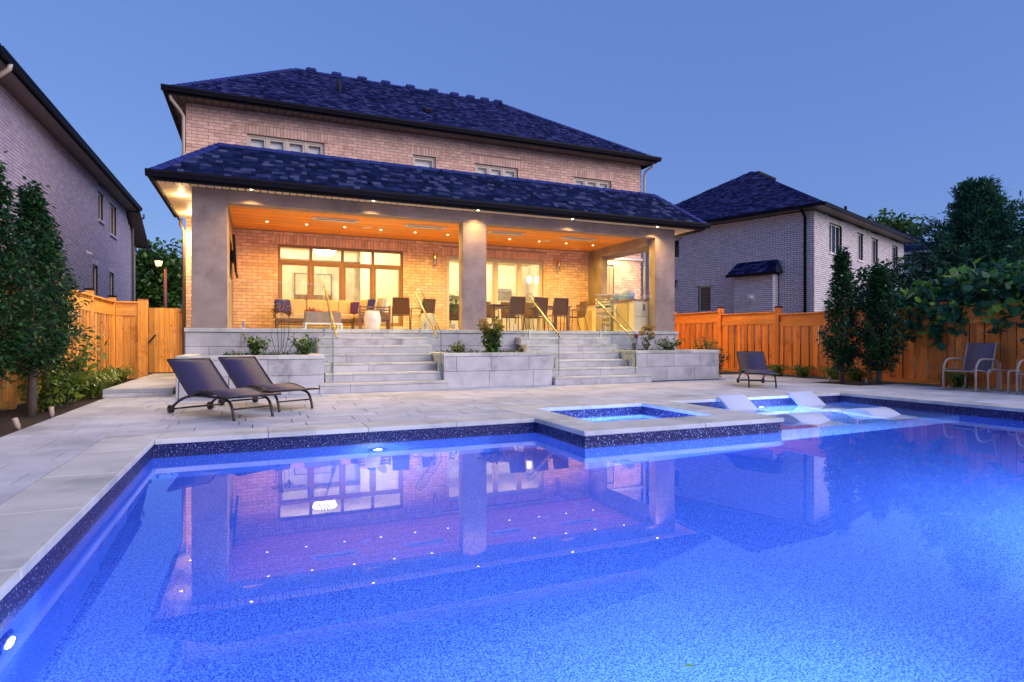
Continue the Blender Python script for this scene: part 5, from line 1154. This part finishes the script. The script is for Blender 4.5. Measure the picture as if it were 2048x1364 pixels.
# ================================================================== planting
def columnar(label, x, y, h, r, mat, n, size, base=.45, group=None, seed=0):
    random.seed(seed); t = thing('columnar_hornbeam', (x,y,0), label, 'tree', group=group)
    m = MB(); m.tube([(x,y,-.05),(x+.01,y,.5),(x,y+.02,h*.55),(x,y,h*.86)],[.06,.05,.03,.006],10); pts = []
    NS = 150
    for k in range(NS):                               # upright shoots, leafy along their outer part
        f_ = (k+.5)/NS; z0 = base*.75+(h*.90-base)*f_**1.12; a = k*2.39996+random.gauss(0,.25)
        prof = min(1,(f_+.12)/.36)**.8*(1-max(0,(f_-.30)/.70)**1.15*.93)
        ln = r*prof*random.uniform(.45,1.08)+.02; up = random.uniform(.30,.62)*(1-.35*f_)
        tip = (x+math.cos(a)*ln, y+math.sin(a)*ln, min(h*1.02, z0+up)); mid = (x+math.cos(a)*ln*.72, y+math.sin(a)*ln*.72, z0+up*.42)
        if k % 3 == 0: m.tube([(x,y,z0),mid,tip],[.009,.006,.002],5)
        for _ in range(n//NS):
            q = random.uniform(.28,1.02)**.8; c1 = [(1-q)**2*s_+2*q*(1-q)*m_+q*q*t_ for s_,m_,t_ in zip((x,y,z0),mid,tip)]
            g = .055*(1.15-.5*q); pts.append((c1[0]+random.gauss(0,g), c1[1]+random.gauss(0,g), c1[2]+random.gauss(0,.04)))
    m.build('trunk', M['bark'], t)
    leaves('crown', mat, t, pts, size, .52, .15, out=(x,y)); return t
G1, G2 = 'columnar trees along the left fence', 'columnar trees before the right fence'
columnar('tall dark columnar hornbeam at the left edge of the photo', -2.86,8.75,3.30,.50,M['leaf'],8500,.072,.50,G1,3)
columnar('tall dark columnar hornbeam second from the left edge, with a bare grey trunk', -2.78,9.95,3.26,.56,M['leaf'],9000,.072,.55,G1,5)
columnar('dark columnar hornbeam behind the other two, nearest the lit left fence', -2.98,11.3,3.0,.50,M['leaf'],6500,.072,.5,G1,8)
columnar('slim dark columnar tree beside the far lounger at the right fence', 12.66,9.86,3.25,.46,M['leafR'],9500,.08,.22,G2,11)
columnar('broader dark columnar tree just left of the grapevine', 13.15,9.30,2.78,.56,M['leafR'],10500,.08,.20,G2,14)
random.seed(21)
def shrub(label, x, y, z, r, h, n, size, mat, name='shrub', cat='shrub', group=None, stems=7, flowers=None):
    t = thing(name, (x,y,z), label, cat, group=group); m = MB(); pts = []
    tips = []
    for k in range(stems):
        a = k*2.4+random.random(); ln = r*random.uniform(.4,.95); hh = h*random.uniform(.6,1.0); tp = (math.cos(a)*ln, math.sin(a)*ln, hh); tips.append(tp)
        m.tube([(0,0,-.04),(tp[0]*.4,tp[1]*.4,hh*.5),tp],[.010,.007,.003],5)
        for _ in range(n//stems):
            f_ = random.uniform(.15,1.05); pts.append((tp[0]*f_**1.3+random.gauss(0,r*.17), tp[1]*f_**1.3+random.gauss(0,r*.17), max(.01,hh*f_+random.gauss(0,h*.07))))
    m.build('stem', M['bark'], t, True); leaves('foliage', mat, t, pts, size, .55, .2, local=True)
    if flowers:
        for k in range(flowers[0]):
            c = tips[k % stems]; c = (c[0],c[1],c[2]+.04); leaves('flower_head', flowers[1], t, crown_pts(c,flowers[2],flowers[2],flowers[2]*.8,110), .042, .9, local=True)
    return t
shrub('leafy yellow green shrub spilling over the left bed in front of the fence', -2.85,11.7,0,.62,1.10,900,.12,M['leafY'],stems=12)
shrub('low leafy shrub at the foot of the second hornbeam', -2.78,10.6,0,.42,.62,420,.11,M['leafY'],stems=9)
def grassy(label, x, y, z, r, h, n, group):
    t = thing('daylily', (x,y,z), label, 'plant', group=group); v = []; f = []
    for k in range(n):
        a = random.random()*6.2832; bx_, by_ = random.gauss(0,r*.25), random.gauss(0,r*.25); ln = h*random.uniform(.7,1.15); w = .009; px, py = -math.sin(a)*w, math.cos(a)*w; b = len(v)
        for s_,zf in ((0,0),(.35,.62),(.75,.95),(1.15,.72)):
            q = (bx_+math.cos(a)*r*s_, by_+math.sin(a)*r*s_, ln*zf); v += [(q[0]-px,q[1]-py,q[2]),(q[0]+px,q[1]+py,q[2])]
        for i in range(3): f.append((b+2*i,b+2*i+1,b+2*i+3,b+2*i+2))
    me = bpy.data.meshes.new('blades'); me.from_pydata(v,[],f); me.materials.append(M['leafY']); o = bpy.data.objects.new('blades',me); link(o,t,True); return t
for i,(x,y,lab) in enumerate(((-2.72,12.7,'grassy clump beside the raised path step'),(-2.8,13.6,'grassy clump halfway along the raised path'),(-2.95,12.3,'grassy clump against the fence behind the path step'),(-2.85,15.6,'small grassy clump near the gate post'))):
    grassy(lab,x,y,0,.34,.42,110,'grassy clumps beside the path')
for i,(x,y,lab) in enumerate(((13.6,12.6,'grassy clump left of the far lounger backrest'),(13.75,11.9,'grassy clump right of the far lounger backrest'),(13.75,10.95,'grassy clump midway between far lounger and slim tree'),(13.75,10.35,'grassy clump at the foot of the slim tree'),(13.85,8.0,'dark grassy clump under the taupe armchair'))):
    grassy(lab,x,y,0,.28,.32,90,'grassy clumps along the right fence')
PZ = .70
shrub('small green shrub in the left planter, left of the dried flower stems', .0,13.0,PZ,.28,.42,380,.085,M['leafG'],stems=8)
shrub('small green shrub in the left planter near the wide stairs', .92,13.1,PZ,.30,.44,380,.085,M['leafG'],stems=8)
dh = thing('dried_hydrangea',(.46,12.9,PZ),'tall dried hydrangea with brown flower heads on bare stems in the left planter','plant'); m = MB()
for k,(a,b,hh) in enumerate(((-.10,0,.86),(.06,.02,.88),(.0,.05,.95),(.16,0,.84),(-.2,.05,.5),(.26,.04,.46))): m.tube([(a*.3,b,-.03),(a*.8+.02,b,hh*.5),(a,b,hh)],.006,5)
m.build('stem', M['bark'], dh, True)
for c in ((-.10,0,.92),(.10,.02,.88),(.02,.05,1.0),(.17,0,.86)): leaves('flower_head', M['dry'], dh, [(c[0]+random.gauss(0,.045),c[1]+random.gauss(0,.045),c[2]+random.gauss(0,.035)) for _ in range(70)], .035, .9, local=True)
hy = shrub('leafy hydrangea with yellowing flower heads in the middle planter', 5.1,13.1,PZ,.34,.80,620,.12,M['leafG'],'hydrangea','plant',None,11,(10,M['flower'],.11))
shrub('low green shrub in the middle planter left of the hydrangea', 4.25,13.1,PZ,.24,.30,260,.07,M['leafY'],stems=8)
shrub('tiny green sprig at the right end of the middle planter', 5.8,13.0,PZ,.12,.2,70,.06,M['leaf'],stems=4)
shrub('hydrangea with three ochre flower heads in the right planter', 9.55,13.2,PZ,.20,.72,140,.08,M['leafG'],'hydrangea','plant',None,4,(4,M['flower'],.09))
shrub('small rose bush with red blooms in the right planter', 9.15,13.2,PZ,.16,.50,110,.06,M['leaf'],'rose_bush','plant',None,4,(1,M['rose'],.03))
shrub('spreading green shrub in the right planter', 10.35,13.3,PZ,.38,.40,460,.08,M['leafG'],stems=9)
shrub('yellow green shrub behind the right planter against the fence', 12.3,14.3,0,.30,1.1,420,.10,M['leafY'],stems=8)
shrub('second yellow green shrub behind the right planter, smaller', 12.75,14.2,0,.22,.95,240,.09,M['leafY'],stems=6)
shrub('dark leafy shrub at the right end of the right planter', 11.65,12.95,0,.33,1.02,650,.08,M['leaf'],stems=10)
def cover(label, x0,x1,y0,y1,z):
    pts = [(random.uniform(x0,x1),random.uniform(y0,y1),z+abs(random.gauss(0,.035))) for _ in range(int((x1-x0)*420))]
    o = leaves('ground_cover', M['leaf'], None, pts, .05, .4, -.5, kind='stuff'); tag(o,label,'ground cover')
cover('low green ground cover growing in the left planter',-.6,1.0,12.6,13.7,PZ); cover('low green ground cover growing in the middle planter',3.9,5.9,12.8,13.8,PZ); cover('low green ground cover growing in the right planter',8.9,10.6,13.0,13.8,PZ)
# ---- big cedar behind the fence
random.seed(31)
ce = thing('cedar_tree',(17.7,9.8,0),'big dark green cedar tree rising behind the right fence','tree'); m = MB(); m.tube([(17.7,9.8,0),(17.75,9.8,3),(17.7,9.85,5.15)],[.22,.13,.02],10); pts = []; 
for k in range(190):
    z0 = .4+4.75*(k/190)**.9; a = k*2.39996; ln = (3.3*max(.02,1-(z0/5.4))**1.2)*random.choice((.55,.75,.9,1.0,1.1,1.28))+.12; e_ = (17.7+math.cos(a)*ln, 9.8+math.sin(a)*ln, z0+ln*.30+.1)
    m.tube([(17.7,9.8,z0),((17.7+e_[0])/2,(9.8+e_[1])/2,z0+ln*.05),e_],[.03,.018,.004],5)
    for _ in range(250):
        f_ = random.uniform(.06,1.03)**.6; pts.append((17.7+math.cos(a)*ln*f_+random.gauss(0,.085), 9.8+math.sin(a)*ln*f_+random.gauss(0,.085), z0+ln*(.0*f_+.42*f_**3)+random.gauss(0,.065)))
m.build('trunk', M['bark'], ce); leaves('crown', M['cedar'], ce, pts, .13, .34, -.35, out=(17.7,9.8))
for (lab,x,y,h,rr_) in (('darker cedar at the right edge of the photo behind the fence',18.9,8.6,4.95,2.2),):
    c2 = thing('cedar_tree',(x,y,0),lab,'tree'); m = MB(); m.tube([(x,y,0),(x,y,h*.95)],[.2,.02],8); pts = []
    for k in range(110):
        z0 = .4+(h-.8)*(k/110); a = k*2.39996; ln = rr_*(1-z0/(h+.3))**.6*random.uniform(.7,1.1)+.1
        m.tube([(x,y,z0),(x+math.cos(a)*ln,y+math.sin(a)*ln,z0+ln*.3)],[.025,.004],5)
        for _ in range(130):
            f_ = random.uniform(.25,1.03); pts.append((x+math.cos(a)*ln*f_+random.gauss(0,.13), y+math.sin(a)*ln*f_+random.gauss(0,.13), z0+ln*.3*f_*f_+random.gauss(0,.1)))
    m.build('trunk', M['bark'], c2); leaves('crown', M['cedar'], c2, pts, .14, .32, -.3, out=(x,y))
# ---- grapevine on the fence
vn = thing('grapevine',(14.3,8.2,0),'large leaved grapevine sprawling over the right fence in front of the cedar','vine'); m = MB(); pts = []
m.tube([(14.4,8.6,0),(14.35,8.4,1.0),(14.2,8.2,1.9)],[.04,.03,.025],8)
for k in range(46):
    y0 = random.uniform(5.4,10.2); hh = 1.75+.95*math.sin(max(0,min(1,(10.6-y0)/4.5))*math.pi)*random.uniform(.4,1.05); a = random.uniform(-.6,.6)
    p = (14.25+random.uniform(-.1,.5), y0, min(1.8,hh)); q = (p[0]+.2, y0+a*.5, hh); r_ = (q[0]-.25, y0+a, hh-.15)
    cur = spline([(14.3,8.3+(y0-8.3)*.5,1.72),p,q,r_],5); m.tube(cur,.008,5)
    for c in cur:
        for _ in range(3): pts.append((c[0]+random.gauss(0,.16),c[1]+random.gauss(0,.16),c[2]+random.gauss(0,.13)))
for (y0,ln,n) in ((9.6,.35,26),(9.0,.75,60),(8.5,.85,70),(8.1,.65,44),(7.7,.30,16),(7.25,.62,34),(6.9,.2,10),(6.65,1.0,40),(6.3,.35,14)):
    zt = 1.75; cur = [(13.93,y0,zt),(13.90,y0+.04,zt-ln*.5),(13.92,y0-.02,zt-ln)]; m.tube(cur,.006,5)
    for _ in range(n):
        f_ = random.random(); pts.append((13.90-abs(random.gauss(0,.07)), y0+random.gauss(0,.17*(1-f_*.4)), zt+.12-ln*f_*1.1))
m.build('stem', M['bark'], vn); leaves('foliage', M['vine'], vn, pts, .165, 1.0, .75, lobed=True)

random.seed(51)
broad_tree('dark rounded bush tree between the grapevine and the slim trees, behind the fence', 16.4, 10.9, 2.1, (1.5,1.7,1.15), 5200, .13, M['leafR'])
broad_tree('dark bush tree behind the grapevine at the right edge', 16.6, 7.4, 2.2, (1.3,1.9,1.3), 5200, .13, M['leafR'])
